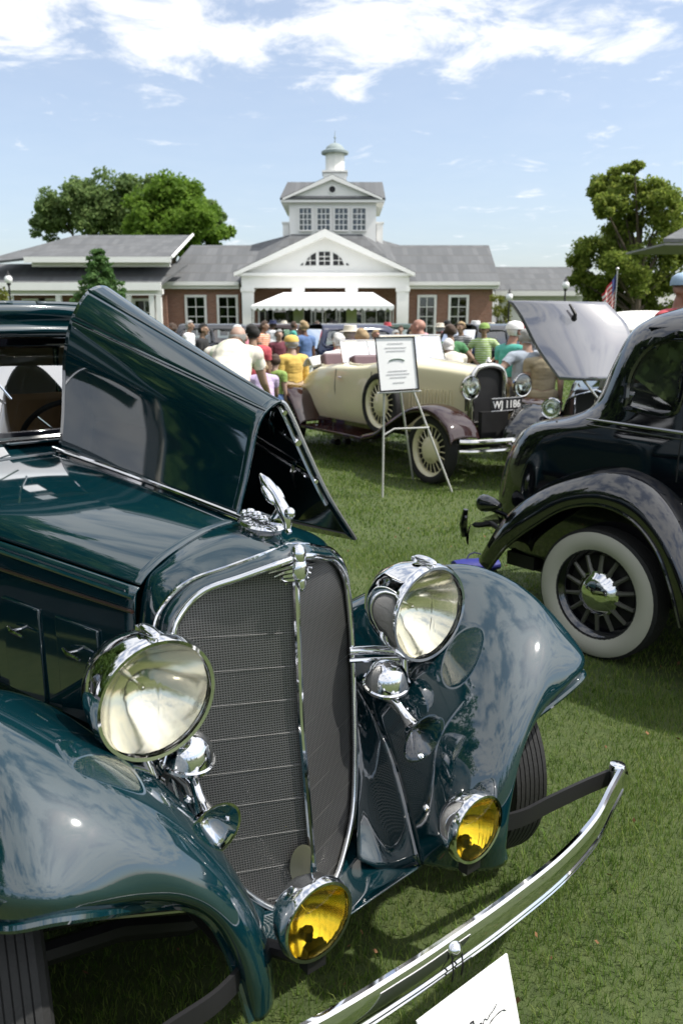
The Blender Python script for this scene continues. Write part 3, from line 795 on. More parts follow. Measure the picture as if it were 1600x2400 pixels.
o = bpy.data.objects.new('treeline', leaf_cloud(cs_, rs_q, [70] * len(cs_), .42, rng_)); COL.objects.link(o); o.data.materials.append(LEAF_OAK)
tag(o, 'distant wooded treeline across the far side of the showground', 'treeline', kind='stuff')
def fir(name, label, px, py_top, Y, wpx, seed, leafm=LEAF_FIR):
    top = at(px, py_top, Y); H = top.z; rb = wpx * 1.0204 * Y / F_PX / 2
    t = thing(name, label, 'tree', (top.x, Y, 0))
    rng = np.random.default_rng(seed)
    w = MB(); w.cyl((0, 0, 0), (0, 0, H * .97), 0.12, 0.015); cs, rs, ns = [], [], []
    z = H * 0.14
    while z < H * 0.98:
        r = rb * (1 - (z / H)) ** 0.85 + 0.06
        k = max(4, int(9 * r / rb) + 2)
        a0 = rng.uniform(0, 6.28)
        for i in range(k):
            a = a0 + 6.283 * i / k + rng.uniform(-.2, .2); L = r * rng.uniform(.75, 1.1)
            w.tube([(0, 0, z), (math.cos(a) * L, math.sin(a) * L, z - L * .25)], [0.02, 0.006], 4)
            for s in (0.35, 0.62, 0.9):
                cs.append((math.cos(a) * L * s, math.sin(a) * L * s, z - L * .25 * s)); rs.append(0.10 + 0.18 * (1 - s * .5) * r / rb + .03); ns.append(38)
        z += H * 0.045
    w.build('trunk', BARK, t)
    o = bpy.data.objects.new('crown', leaf_cloud(cs, rs, ns, 0.085, rng, 0.6)); COL.objects.link(o); o.parent = t; o.data.materials.append(leafm)
fir('fir_tree', 'young dark green fir in front of the left wing', 224, 562, 36, 270, 8)
def shrub(name, label, px, Y, w_, h_, leafm, seed):
    p = at(px, 741, Y); rng = np.random.default_rng(seed)
    t = thing(name, label, 'shrub', (p.x, Y, 0))
    s = MB(); cs, rs, ns = [], [], []
    for _ in range(16):
        q = (rng.uniform(-w_, w_) * .5, rng.uniform(-w_, w_) * .5, h_ * rng.uniform(.25, .95))
        s.tube([(0, 0, 0), (q[0] * .5, q[1] * .5, q[2] * .6), q], [.03, .02, .006], 5)
        cs.append(q); rs.append(w_ * .26); ns.append(110)
    s.build('stem', BARK, t)
    o = bpy.data.objects.new('crown', leaf_cloud(cs, rs, ns, 0.07, rng)); COL.objects.link(o); o.parent = t; o.data.materials.append(leafm)
shrub('tall_shrub', 'narrow yellow-green shrub at the right end of the brick wall', 1148, 44, .9, 3.2, LEAF_YEL, 21)
shrub('tall_shrub', 'yellowish shrub at the left edge beside the lamp post', 4, 34, 1.0, 3.1, LEAF_YEL, 22)

# dry leaf bits in the grass
o = bpy.data.objects.new('leaf_litter', leaf_cloud([(x_, y_, .024) for x_, y_ in zip(RNG.uniform(-1.2, 3.2, 330), 1.4 + 5.5 * RNG.random(330) ** 1.3)], [.012] * 330, [1] * 330, .011, RNG, .5, 1.5)); COL.objects.link(o)
o.data.materials.append(mat('dry_leaf', (.17, .085, .035), .8, var=.5, vscale=9)); tag(o, 'scattered dry brown leaf bits in the grass', 'leaf litter', kind='stuff')
# ------------------------------------------------------------------ lamp posts and flag
def lamp_post(px, py_globe, Y, label):
    g = at(px, py_globe, Y)
    t = thing('lamp_post', label, 'lamp post', (g.x, Y, 0), 0, 'lamp posts by the clubhouse')
    b = MB(); b.lathe([(0, 0), (0, .14), (.12, .14), (.2, .07), (.8, .055), (g.z - .25, .035), (g.z - .2, .08), (g.z - .14, .08), (g.z - .14, 0)], (0, 0, 0), (0, 0, 1), 12); b.build('pole', BLACK, t)
    b = MB(); b.lathe([(-.15, 0), (-.14, .09), (-.05, .15), (.05, .15), (.15, .09), (.18, 0)], (0, 0, g.z), (0, 0, 1), 16); b.build('globe', TENTM, t)
    b = MB(); b.lathe([(.17, .11), (.22, .06), (.26, .03), (.36, .012), (.36, 0)], (0, 0, g.z), (0, 0, 1), 12); b.build('finial', BLACK, t)
lamp_post(20, 642, 34, 'lamp post with white globe at the far left')
lamp_post(1298, 655, 36, 'lamp post with white globe standing left of the olive tree')
lamp_post(1169, 682, 38, 'low lamp post with white globe beside the yellow-green shrub')

def flag_nodes(t, b):
    tc = t.nodes.new('ShaderNodeTexCoord'); sp = t.nodes.new('ShaderNodeSeparateXYZ'); t.links.new(tc.outputs['UV'], sp.inputs[0])
    st = t.nodes.new('ShaderNodeMath'); st.operation = 'MULTIPLY'; st.inputs[1].default_value = 6.5; t.links.new(sp.outputs[1], st.inputs[0])
    fr = t.nodes.new('ShaderNodeMath'); fr.operation = 'FRACT'; t.links.new(st.outputs[0], fr.inputs[0])
    gt = t.nodes.new('ShaderNodeMath'); gt.operation = 'LESS_THAN'; gt.inputs[1].default_value = 0.5; t.links.new(fr.outputs[0], gt.inputs[0])
    m1_ = t.nodes.new('ShaderNodeMix'); m1_.data_type = 'RGBA'; m1_.inputs['A'].default_value = (.75, .73, .7, 1); m1_.inputs['B'].default_value = (.5, .03, .04, 1); t.links.new(gt.outputs[0], m1_.inputs['Factor'])
    a = t.nodes.new('ShaderNodeMath'); a.operation = 'LESS_THAN'; a.inputs[1].default_value = 0.4; t.links.new(sp.outputs[0], a.inputs[0])
    c = t.nodes.new('ShaderNodeMath'); c.operation = 'GREATER_THAN'; c.inputs[1].default_value = 0.46; t.links.new(sp.outputs[1], c.inputs[0])
    an = t.nodes.new('ShaderNodeMath'); an.operation = 'MULTIPLY'; t.links.new(a.outputs[0], an.inputs[0]); t.links.new(c.outputs[0], an.inputs[1])
    m2_ = t.nodes.new('ShaderNodeMix'); m2_.data_type = 'RGBA'; m2_.inputs['B'].default_value = (.03, .04, .14, 1); t.links.new(m1_.outputs['Result'], m2_.inputs['A']); t.links.new(an.outputs[0], m2_.inputs['Factor'])
    t.links.new(m2_.outputs['Result'], b.inputs['Base Color']); b.inputs['Roughness'].default_value = 0.8
FLAGM = node_mat('flag_cloth', flag_nodes)
YG = 26.0
fp = at(1417, 620, YG)
fl = thing('flag_pole', 'slim pole with a striped flag hanging limp before the olive tree', 'flag', (fp.x, YG, 0))
b = MB(); b.cyl((0, 0, 0), (0, 0, fp.z), .03, .018); b.ell((0, 0, fp.z + .03), (.05, .05, .05)); b.build('pole', STEEL, fl)
NU, NV = 30, 18
me = bpy.data.meshes.new('flag_cloth')
vv, uu = [], []
for j in range(NV):
    for i in range(NU):
        u, v = i / (NU - 1), j / (NV - 1)
        fold = math.sin(u * 13) * 0.09 * (0.3 + u)
        x = -u * 0.42 * (0.55 + 0.45 * v) ; z = fp.z - 0.08 - (1 - v) * 0.85 - u * (0.75 - 0.1 * v)
        vv.append((x, fold + 0.02 * math.sin(v * 6), z)); uu.append((u, v))
ff = [(j * NU + i, j * NU + i + 1, (j + 1) * NU + i + 1, (j + 1) * NU + i) for j in range(NV - 1) for i in range(NU - 1)]
me.from_pydata(vv, [], ff); uvl = me.uv_layers.new(name='UVMap')
for l in me.loops: uvl.data[l.index].uv = uu[l.vertex_index]
me.shade_smooth(); me.materials.append(FLAGM)
o = bpy.data.objects.new('flag_cloth', me); COL.objects.link(o); o.parent = fl

# ------------------------------------------------------------------ wheels shared by all cars
def wheel(parent, c, r, w, side, tyre_m=RUBBER, rim_m=BLACKP, cap_m=CHROME, wall_m=None, spokes=0, spoke_m=None, rim_r=None, rz=0.0, wire=False):
    """wheel part with tyre, rim and cap; axis along y, outer face towards side*y"""
    c = Vector(c); rr = rim_r or r * 0.60
    hub = MB(); d = (0, side, 0)
    hub.lathe([(-w * .42, rr), (-w * .45, rr * .99), (-w * .30, rr * .90), (0.0, rr * .86), (w * .22, rr * .90), (w * .33, rr * .985), (w * .36, rr * 1.0), (w * .33, rr * 1.03)], (0, 0, 0), d, 40)
    o = hub.build('wheel', rim_m, parent, angle=50)
    o.location = c; o.rotation_euler = (0, 0, rz)
    ty = MB()
    hw = w / 2
    prof = [(-hw * .80, rr), (-hw * .98, rr + (r - rr) * .3), (-hw, rr + (r - rr) * .55), (-hw * .9, rr + (r - rr) * .85), (-hw * .70, r * .992)]
    for k in range(-3, 4):                                      # tread ribs
        t = hw * .64 * k / 3
        prof += [(t - hw * .085, r), (t + hw * .085, r), (t + hw * .09, r - .006), (t + hw * .125, r - .006)] if k < 3 else [(t - hw * .085, r), (t + hw * .07, r)]
    prof += [(hw * .70, r * .992), (hw * .9, rr + (r - rr) * .85), (hw, rr + (r - rr) * .55), (hw * .98, rr + (r - rr) * .3), (hw * .80, rr)]
    ty.lathe(prof, (0, 0, 0), d, 48); ty.build('tyre', tyre_m, o, angle=30)
    if wall_m:
        ww = MB(); ww.lathe([(hw * .80, rr * 1.01), (hw * 1.0, rr + (r - rr) * .25), (hw * 1.045, rr + (r - rr) * .50), (hw * 1.0, rr + (r - rr) * .76), (hw * .9, rr + (r - rr) * .86)], (0, 0, 0), d, 56); ww.build('whitewall', wall_m, o)
    hc = MB(); hr = rr * .46
    hc.lathe([(w * .05, rr * .10), (w * .10, hr * 1.12), (w * .22, hr * 1.12), (w * .26, hr), (w * .40, hr * .86), (w * .50, hr * .55), (w * .53, 0)], (0, 0, 0), d, 28); hc.build('hub_cap', cap_m, o)
    if spokes:
        sm = None
        for k in range(spokes):
            a = 2 * math.pi * k / spokes
            if sm is None:
                s = MB()
                if wire: s.cyl((0, side * w * .16, hr * .7), (0, side * w * .05, rr * .93), .007, .006, 6)
                else: s.tube([(0, side * w * .16, hr * .8), (0, side * w * .17, rr * .6), (0, side * w * .10, rr * .93)], [rr * .085, rr * .055, rr * .05], 6)
                sm = s.mesh('spoke', spoke_m or rim_m)
            p = bpy.data.objects.new('spoke', sm); COL.objects.link(p); p.parent = o; p.rotation_euler = (0, a, 0)
        pl_ = MB(); pl_.lathe([(-w * .1, 0), (-w * .1, rr * .88), (-w * .14, rr * .9)], (0, 0, 0), d, 32); pl_.build('drum', BLACK, o)
    else:
        pl_ = MB(); pl_.lathe([(w * .04, 0), (w * .04, rr * .5), (w * .10, rr * .72), (w * .04, rr * .9)], (0, 0, 0), d, 32); pl_.build('disc', rim_m, o)
    return o

# ------------------------------------------------------------------ the teal car in front
CAR_A = 39.6
car = thing('teal_sedan', 'dark teal vintage sedan in front, far half of its hood raised', 'car', (-0.077, 1.924, 0), R(CAR_A - 90))
PX = [-1.66, -1.2, -0.75, -0.33]
HWD = [0.60, 0.50, 0.40, 0.30]
ZCR = [1.257, 1.252, 1.242, 1.228]
DROP_R = [0, .008, .03, .062, .13]
DROP_F = [0, .018, .058, .095, .125]
FR = [0, .35, .70, .90, 1.0]
def hood_pts(i):
    s = i / 3.0
    return [(PX[i], f * HWD[i], ZCR[i] - (DROP_R[k] * (1 - s) + DROP_F[k] * s)) for k, f in enumerate(FR)]
# near (right-hand) half of the hood, shut
b = MB(); b.grid(surf([hood_pts(i) for i in range(4)], 40, 24)); b = b.mirror()
b.build('hood_top', TEAL, car, solid=.006, angle=60)
side = []
for i in range(4):
    e = hood_pts(i)[-1]
    side.append([(e[0], e[1] + .002, e[2] - .006), (e[0], e[1] + .016, e[2] - .03), (e[0], e[1] + .020, e[2] - .12), (e[0], e[1] + .022, .85), (e[0], e[1] + .02, .60)])
b = MB(); b.grid(surf(side, 30, 16)); hs = b.mirror().build('hood_side', TEAL, car, solid=.006, angle=60)
b = MB(); b.tube([Vector(tuple(p)) for p in crs([(s_[2][0], -(s_[2][1] + .004), 1.035) for s_ in side], 30)], .0055, 6); b.build('belt_moulding', mat('moulding_red', (0.03, 0.015, 0.012), .35, coat=.6), car)
b = MB(); b.tube([Vector(tuple(p)) for p in crs([(s_[1][0], -(s_[1][1] + .004), s_[1][2]) for s_ in side], 30)], .006, 6); b.build('hood_bead', TEAL, car)
for k in range(4):                                             # vent doors on the hood side, each with its chrome handle
    xa = -1.48 + k * 0.27
    yy = np.interp(xa + .1, PX, HWD) + .024
    ang = math.atan2(HWD[0] - HWD[3], PX[3] - PX[0])
    rot = Matrix.Rotation(ang, 3, 'Z')
    d = MB(); d.box((xa + .1, -yy, .80), (.20, .012, .30), rot); dr = d.build('vent_door', TEAL, car, bevel=.005)
    h = MB(); h.tube([Vector((xa + .06, -yy - .03, .868)), Vector((xa + .10, -yy - .034, .866)), Vector((xa + .155, -yy - .02, .862))], [.004, .007, .004], 6); h.cyl((xa + .10, -yy, .866), (xa + .10, -yy - .032, .866), .006); h.build('handle', CHROME, dr)
# hinge strip along the crown
b = MB(); b.tube([Vector(tuple(p)) for p in crs([(x, 0.002, z + .010) for x, z in zip([-1.70] + PX[1:3] + [-.30], [1.258] + ZCR[1:])], 24)], .0085, 8); b.build('hinge_strip', CHROME, car)
# far half of the hood, raised like a tent over the engine bay
FRONT = [(0, 1.240), (.030, 1.33), (.052, 1.41), (.075, 1.483), (.105, 1.523), (.153, 1.545), (.185, 1.512), (.243, 1.40), (.325, 1.25), (.43, 1.10)]
REAR = [(0, 1.270), (.022, 1.39), (.036, 1.52), (.050, 1.64), (.090, 1.775), (.170, 1.885), (.260, 1.895), (.335, 1.79), (.47, 1.40), (.64, .93)]
def hsec(s, x):
    return [(x, y0 * (1 - s) + y1 * s, z0 * (1 - s) + z1 * s) for (y0, z0), (y1, z1) in zip(REAR, FRONT)]
ctrl = [hsec(s, -1.64 + s * (1.64 - .33)) for s in (0, .33, .66, 1.0)]
A = surf(ctrl, 40, 55)
b = MB(); b.grid(A[:, :25]); b.build('raised_hood_top', TEAL, car, solid=.006, angle=60)
b = MB(); b.grid(A[:, 24:31]); b.build('raised_hood_shoulder', TEAL, car, solid=.006, angle=60)
b = MB(); b.grid(A[:, 30:]); rs_ = b.build('raised_hood_side', TEAL, car, solid=.006, angle=60)
b = MB(); b.tube([tuple(p) for p in A[:, 24]], .004, 6); b.tube([tuple(p) for p in A[:, 30]], .004, 6); b.build('hood_bead', TEAL, car)
b = MB(); b.tube([tuple(p) for p in A[-1, :31]], .004, 6); b.build('hood_edge', TEAL, car)
b = MB(); b.tube([tuple(p) for p in A[-1, 30:]], .006, 6); b.build('hood_edge', STEEL, car)
b = MB()                                                        # ribs and latch rods on the inside of the folded side panel
for j0, rr_, mi in ((36, .008, 0), (41, .011, 0), (46, .007, 0)):
    b.tube([tuple(A[i, j0] + np.array([0, -.018, 0])) for i in range(8, 40)], rr_, 6)
b.tube([tuple(A[39, j] + np.array([-.01, -.02, 0.0])) for j in range(34, 50)], .007, 6)
b.build('inside_rib', CHROME, rs_)
for i_, j_ in ((36, 40), (36, 46)):
    b = MB(); p = A[i_, j_]; b.tube([tuple(p + np.array([0, -.03, .03])), tuple(p + np.array([.01, -.045, 0])), tuple(p + np.array([.0, -.03, -.05]))], [.006, .009, .004], 6); b.build('latch', CHROME, rs_)
# engine seen under the raised half
b = MB(); b.bx(-1.45, -.5, -.10, .12, .62, 1.02); b.bx(-1.40, -.55, -.13, .05, 1.02, 1.10); b.build('engine', mat('engine_green', (.04, .07, .06), .5, rvar=.1), car, bevel=.02)
b = MB(); b.tube([(-1.4, .2, .86), (-1.1, .24, .9), (-.6, .24, .88), (-.5, .3, .6)], .035, 10); b.build('manifold', BLACK, car)
b = MB(); b.bx(-1.70, -1.67, -.60, .60, .45, 1.22); b.build('firewall', TEALD, car)
b = MB(); b.bx(-.36, -.28, -.26, .26, .35, 1.12); b.build('radiator_core', BLACK, car)
# far lower hood sill
b = MB(); b.grid([[(x, y + .02, .58), (x, y + .022, .90)] for x, y in zip(PX, HWD)]); b.build('hood_sill', TEAL, car, solid=.01)

# radiator shell, grille
RIM = [(-.058, 0, 1.185), (-.068, .06, 1.172), (-.115, .13, 1.143), (-.165, .205, 1.112), (-.190, .258, 1.060), (-.197, .284, .99), (-.182, .288, .835), (-.150, .272, .60), (-.112, .240, .425), (-.079, .198, .325), (-.030, .105, .226), (.004, 0, .198)]
HF = [(-.33, 0, 1.228), (-.33, .085, 1.216), (-.33, .165, 1.188), (-.33, .230, 1.152), (-.33, .282, 1.110), (-.33, .308, 1.0), (-.33, .320, .83), (-.33, .318, .60), (-.33, .31, .42), (-.30, .28, .30), (-.25, .16, .21), (-.22, 0, .185)]
rimv, hfv = np.array(RIM), np.array(HF)
cen = np.array([-.12, 0, .70])
def outw(P, k):
    d = P - cen; d[:, 0] = 0; d /= np.linalg.norm(d, axis=1)[:, None]; return P + d * k
r1 = outw(rimv.copy(), .016) + np.array([-.012, 0, 0]); r2 = outw(rimv.copy(), .030) + np.array([-.045, 0, 0])
mid = r2 * .5 + hfv * .5; mid[:6, 2] += .012; mid[:, 1] *= 1.02
b = MB(); b.grid(surf([rimv, r1, r2, mid, hfv], 26, 60)); m_ = b.mirror(); b.add(m_.v, m_.f); b.build('radiator_shell', TEAL, car, solid=.005, angle=60)
rc = crs(RIM, 60)
loop = [tuple(p) for p in rc] + [(x, -y, z) for x, y, z in rc[::-1][1:-1]]
b = MB(); b.tube([Vector(p) + Vector((.004, 0, 0)) for p in loop], .0095, 10, closed=True); b.build('grille_rim', CHROME, car)
b = MB(); b.tube([Vector((p[0] - .035, p[1] * 1.115, .70 + (p[2] - .70) * 1.045)) for p in loop], .006, 8, closed=True); b.build('shell_bead', CHROME, car)
def nose(z): return float(np.interp(z, [.195, .294, .734, 1.13, 1.19], [.012, .0, -.050, -.066, -.062]))
rz_, ry_, rx_ = rc[:, 2][::-1], rc[:, 1][::-1], rc[:, 0][::-1]
def rimat(z): return float(np.interp(z, rz_, ry_)), float(np.interp(z, rz_, rx_))
zs = np.concatenate([np.linspace(.205, .45, 18), np.linspace(.46, 1.05, 24), np.linspace(1.055, 1.178, 14)])
for sg in (-1, 1):
    G = []
    for z in zs:
        y, x = rimat(z); n0 = nose(z)
        G.append([(n0 + (x - n0) * t - .010, sg * y * t, z) for t in np.linspace(0, 1, 12)])
    g = MB(); g.grid(G); gp = g.build('grille_mesh', MESHM, car, angle=60)
    for k in range(10):
        z = 1.07 - k * .092
        y, x = rimat(z); n0 = nose(z)
        w_ = MB(); w_.tube([(n0 + (x - n0) * t - .007, sg * y * t, z + .012 * t * (1 if sg < 0 else 1)) for t in (0, .33, .66, .97)], .0007, 5); w_.build('crossbar', mat('dull_wire', (.16, .16, .155), .45, .8), gp)
b = MB(); b.tube([(nose(z) + .003, 0, z) for z in np.linspace(.215, 1.165, 24)], [.009] * 24, 8); b.build('centre_rib', CHROME, car)
b = MB(); z0 = .335
b.lathe([(0, 0), (.002, .03), (.008, .036), (.010, .03), (.012, 0)], (nose(z0) - .012, -.026, z0), (1, -.35, 0), 20)
b.v = [(x, y, z0 + (z - z0) * 1.75) for x, y, z in b.v]; b.build('crank_cover', mat('aged_brass', (.30, .29, .22), .35, .8), car)
# emblem with spread wings at the top of the rib
b = MB()
b.ell((-.040, 0, 1.150), (.014, .024, .034)); b.ell((-.050, 0, 1.190), (.022, .020, .030)); b.ell((-.036, 0, 1.118), (.009, .012, .022))
for sg in (-1, 1):
    for k in range(4):
        b.tube([(-.048, sg * .012, 1.165 - k * .012), (-.062 - .003 * k, sg * .035, 1.160 - k * .012), (-.078 + .008 * k, sg * (.072 - k * .012), 1.150 - k * .010)], [.006, .0055, .003], 6)
b.build('emblem', CHROME, car)
# radiator cap and flying-figure mascot
b = MB(); b.lathe([(-.030, .045), (-.028, .052), (0, .058), (.004, .062), (.010, .066), (.016, .060), (.018, .04), (.020, 0)], (-.215, 0, 1.232), (.08, 0, 1), 28)
b.v = [(-.215 + (x + .215) * 1.25, y * .82, z) for x, y, z in b.v]; cap = b.build('radiator_cap', CHROME, car)
b = MB()
b.tube([(-.098, 0, 1.240), (-.092, 0, 1.262), (-.100, 0, 1.286), (-.122, 0, 1.308), (-.146, 0, 1.330), (-.166, 0, 1.342), (-.188, 0, 1.358), (-.210, 0, 1.374)], [.007, .011, .018, .016, .014, .017, .015, .005], 14)
b.ell((-.084, 0, 1.292), (.017, .014, .016))                                     # head
for sg in (-1, 1): b.ell((-.155, sg * .017, 1.330), (.034, .010, .011), 8, 6, Matrix.Rotation(R(38), 3, 'Y'))     # folded arms
b.build('mascot', CHROME, cap)
b = MB()
for xq, zq in ((-.27, 1.262), (-.245, 1.270), (-.215, 1.268), (-.185, 1.262)): b.ell((xq, -.012, zq), (.012, .014, .010), 8, 6)
b.tube([(-.285, 0, 1.252), (-.22, 0, 1.262), (-.15, 0, 1.258), (-.105, 0, 1.262), (-.085, 0, 1.240)], [.006, .012, .011, .009, .007], 8)
b.tube([(-.16, 0, 1.258), (-.125, 0, 1.300)], [.010, .008], 8); b.build('mascot_base', CHROME, cap)

# fenders: sections from the low front tip back over the wheel to the running board
FS = [
 [(.318, .412, .335), (.330, .400, .330), (.326, .375, .325), (.300, .340, .318), (.240, .300, .305), (.150, .262, .290)],
 [(.292, .418, .410), (.324, .412, .412), (.332, .385, .410), (.305, .345, .402), (.230, .300, .385), (.110, .270, .360)],
 [(.258, .430, .490), (.306, .436, .500), (.326, .412, .502), (.300, .365, .492), (.205, .315, .470), (.060, .285, .430)],
 [(.240, .458, .560), (.296, .470, .585), (.316, .448, .596), (.284, .395, .590), (.165, .335, .550), (.010, .300, .490)],
 [(.234, .510, .612), (.292, .525, .655), (.300, .500, .685), (.250, .440, .688), (.115, .365, .630), (-.050, .315, .550)],
 [(.246, .590, .660), (.290, .610, .720), (.268, .585, .785), (.190, .505, .790), (.045, .405, .705), (-.120, .330, .600)],
 [(.276, .690, .715), (.286, .715, .780), (.200, .680, .880), (.100, .580, .880), (-.045, .455, .775), (-.210, .350, .640)],
 [(.284, .775, .752), (.258, .800, .815), (.105, .765, .940), (-.010, .650, .935), (-.150, .505, .815), (-.310, .372, .660)],
 [(.225, .845, .735), (.185, .862, .810), (-.010, .805, .968), (-.130, .690, .958), (-.270, .535, .832), (-.420, .395, .670)],
 [(.105, .885, .710), (.065, .897, .800), (-.140, .825, .968), (-.255, .705, .955), (-.400, .550, .830), (-.540, .415, .670)],
 [(-.060, .905, .690), (-.085, .912, .780), (-.250, .830, .940), (-.360, .710, .925), (-.500, .560, .810), (-.640, .430, .660)],
 [(-.260, .910, .640), (-.280, .912, .730), (-.400, .830, .860), (-.490, .710, .850), (-.610, .565, .760), (-.740, .445, .640)],
 [(-.460, .915, .545), (-.480, .912, .620), (-.570, .830, .730), (-.640, .710, .725), (-.740, .570, .670), (-.850, .465, .600)],
 [(-.680, .915, .430), (-.700, .910, .490), (-.770, .830, .565), (-.820, .710, .565), (-.900, .580, .545), (-.970, .490, .52)],
 [(-.900, .915, .360), (-.920, .910, .400), (-.960, .830, .430), (-1.00, .710, .435), (-1.05, .590, .430), (-1.10, .52, .43)],
]
FA = surf(FS, 90, 40)
for sg in (1, -1):
    b = MB(); b.grid(FA, flip=sg < 0)
    if sg < 0: b.v = [(x, -y, z) for x, y, z in b.v]
    fe = b.build('front_fender', TEAL, car, solid=.005, angle=70)
    b = MB(); b.tube([(p[0], sg * p[1], p[2] - .003) for p in FA[:, 0]], .0105, 8); b.build('fender_edge', TEAL, fe)
    b = MB(); b.tube([(p[0] - .035, sg * (p[1] - .035), p[2] - .012) for p in FA[:40, 0]], .006, 6); b.build('inner_bead', STEEL, fe)
    # wheel-house wall and braces behind it
    b = MB(); b.grid([[(-.12, sg * .31, .30), (-.2, sg * .34, .30), (-.5, sg * .40, .30), (-.95, sg * .46, .33)], [(-.14, sg * .32, .48), (-.2, sg * .35, .60), (-.5, sg * .41, .66), (-.95, sg * .47, .5)]]); b.build('wheel_house', BLACK, car, solid=.01)
    b = MB(); b.tube([(.20, sg * .47, .560), (.02, sg * .62, .50), (-.12, sg * .90, .47)], .006, 6); b.build('fender_brace', STEEL, fe)
# rear end of the car: running boards, rear fenders
RF = [[(-2.55, .92, .34), (-2.56, .90, .36), (-2.58, .78, .38), (-2.6, .66, .38)], [(-2.72, .93, .52), (-2.70, .92, .58), (-2.68, .80, .64), (-2.7, .66, .62)], [(-2.95, .93, .66), (-2.94, .92, .74), (-2.92, .80, .84), (-2.9, .66, .82)], [(-3.2, .93, .68), (-3.2, .92, .78), (-3.2, .80, .90), (-3.2, .66, .88)], [(-3.45, .93, .60), (-3.47, .92, .70), (-3.5, .80, .80), (-3.5, .66, .80)], [(-3.65, .93, .40), (-3.70, .92, .46), (-3.74, .80, .52), (-3.74, .66, .52)]]
RA = surf(RF, 40, 14)
for sg in (1, -1):
    b = MB(); b.grid(RA, flip=sg < 0)
    if sg < 0: b.v = [(x, -y, z) for x, y, z in b.v]
    b.build('rear_fender', TEAL, car, solid=.006, angle=70)
    b = MB(); b.box((-1.75, sg * .78, .345), (1.70, .27, .035)); b.build('running_board', BLACK, car, bevel=.008)
for x_, f_ in ((-.145, 1), (-3.2, 0)):
    for sg in (1, -1):
        wheel(car, (x_, sg * (.77 if f_ else .72), .352), .352, .160, sg, rim_m=TEAL, rim_r=.225, spokes=12, spoke_m=TEAL, rz=R(-13) * f_)
# chassis
b = MB()
for sg in (1, -1): b.bx(-3.5, .12, sg * .33 - .03, sg * .33 + .03, .36, .44)
b.tube([(-.12, -.74, .36), (-.14, -.5, .30), (-.17, -.3, .19), (-.17, .3, .19), (-.14, .5, .30), (-.12, .74, .36)], .028, 8); b.bx(-3.23, -3.17, -.66, .66, .33, .39); b.bx(-3.5, -.3, -.30, .30, .40, .43); b.build('chassis', BLACK, car)
b = MB()                                                        # leaf spring horns
for sg in (1, -1): b.tube([(-.5, sg * .33, .40), (-.1, sg * .33, .33), (.12, sg * .33, .33), (.24, sg * .33, .40)], .025, 8)
b.build('spring', BLACK, car)
# apron between the fenders below the grille
AP = [[(.150, y, .288 - .02 * (1 - abs(y) / .262)) for y in np.linspace(-.262, .262, 9)], [(.100, y * 1.03, .270 - .05 * (1 - abs(y) / .262)) for y in np.linspace(-.262, .262, 9)], [(.020, y * 1.08, .262 - .06 * (1 - abs(y) / .262)) for y in np.linspace(-.262, .262, 9)], [(-.10, y * 1.15, .29 - .09 * (1 - abs(y) / .262)) for y in np.linspace(-.262, .262, 9)]]
b = MB(); b.grid(surf(AP, 16, 40)); b.build('apron', TEAL, car, solid=.005, angle=70)
CW = [[(x, sg * 1, 0) for x in (0, 1)] for sg in (1,)]
for sg in (1, -1):                                              # catwalk closing the gap between shell and fender
    inn = [(-.20, .300, .80), (-.17, .285, .60), (-.13, .262, .44), (-.07, .215, .335), (.0, .16, .27)]
    out_ = [(-.310, .372, .662), (-.210, .350, .642), (-.05, .315, .552), (.06, .285, .432), (.150, .262, .292)]
    b = MB(); b.grid(surf([[(x, sg * y, z) for x, y, z in inn], [((x + p) / 2 - .01, sg * (y + q) / 2, (z + w_) / 2 - .035) for (x, y, z), (p, q, w_) in zip(inn, out_)], [(x, sg * y, z) for x, y, z in out_]], 12, 24)); b.build('catwalk', TEAL, car, solid=.005, angle=70)
    for k, (x, y, z) in enumerate(((-.02, .355, .66), (.07, .335, .56), (.13, .30, .44))):
        q = MB(); q.lathe([(0, .012), (.006, .012), (.012, .007), (.013, 0)], (x, sg * y, z), (.5, sg * -.1, .85), 10); q.build('bolt', CHROME, car)

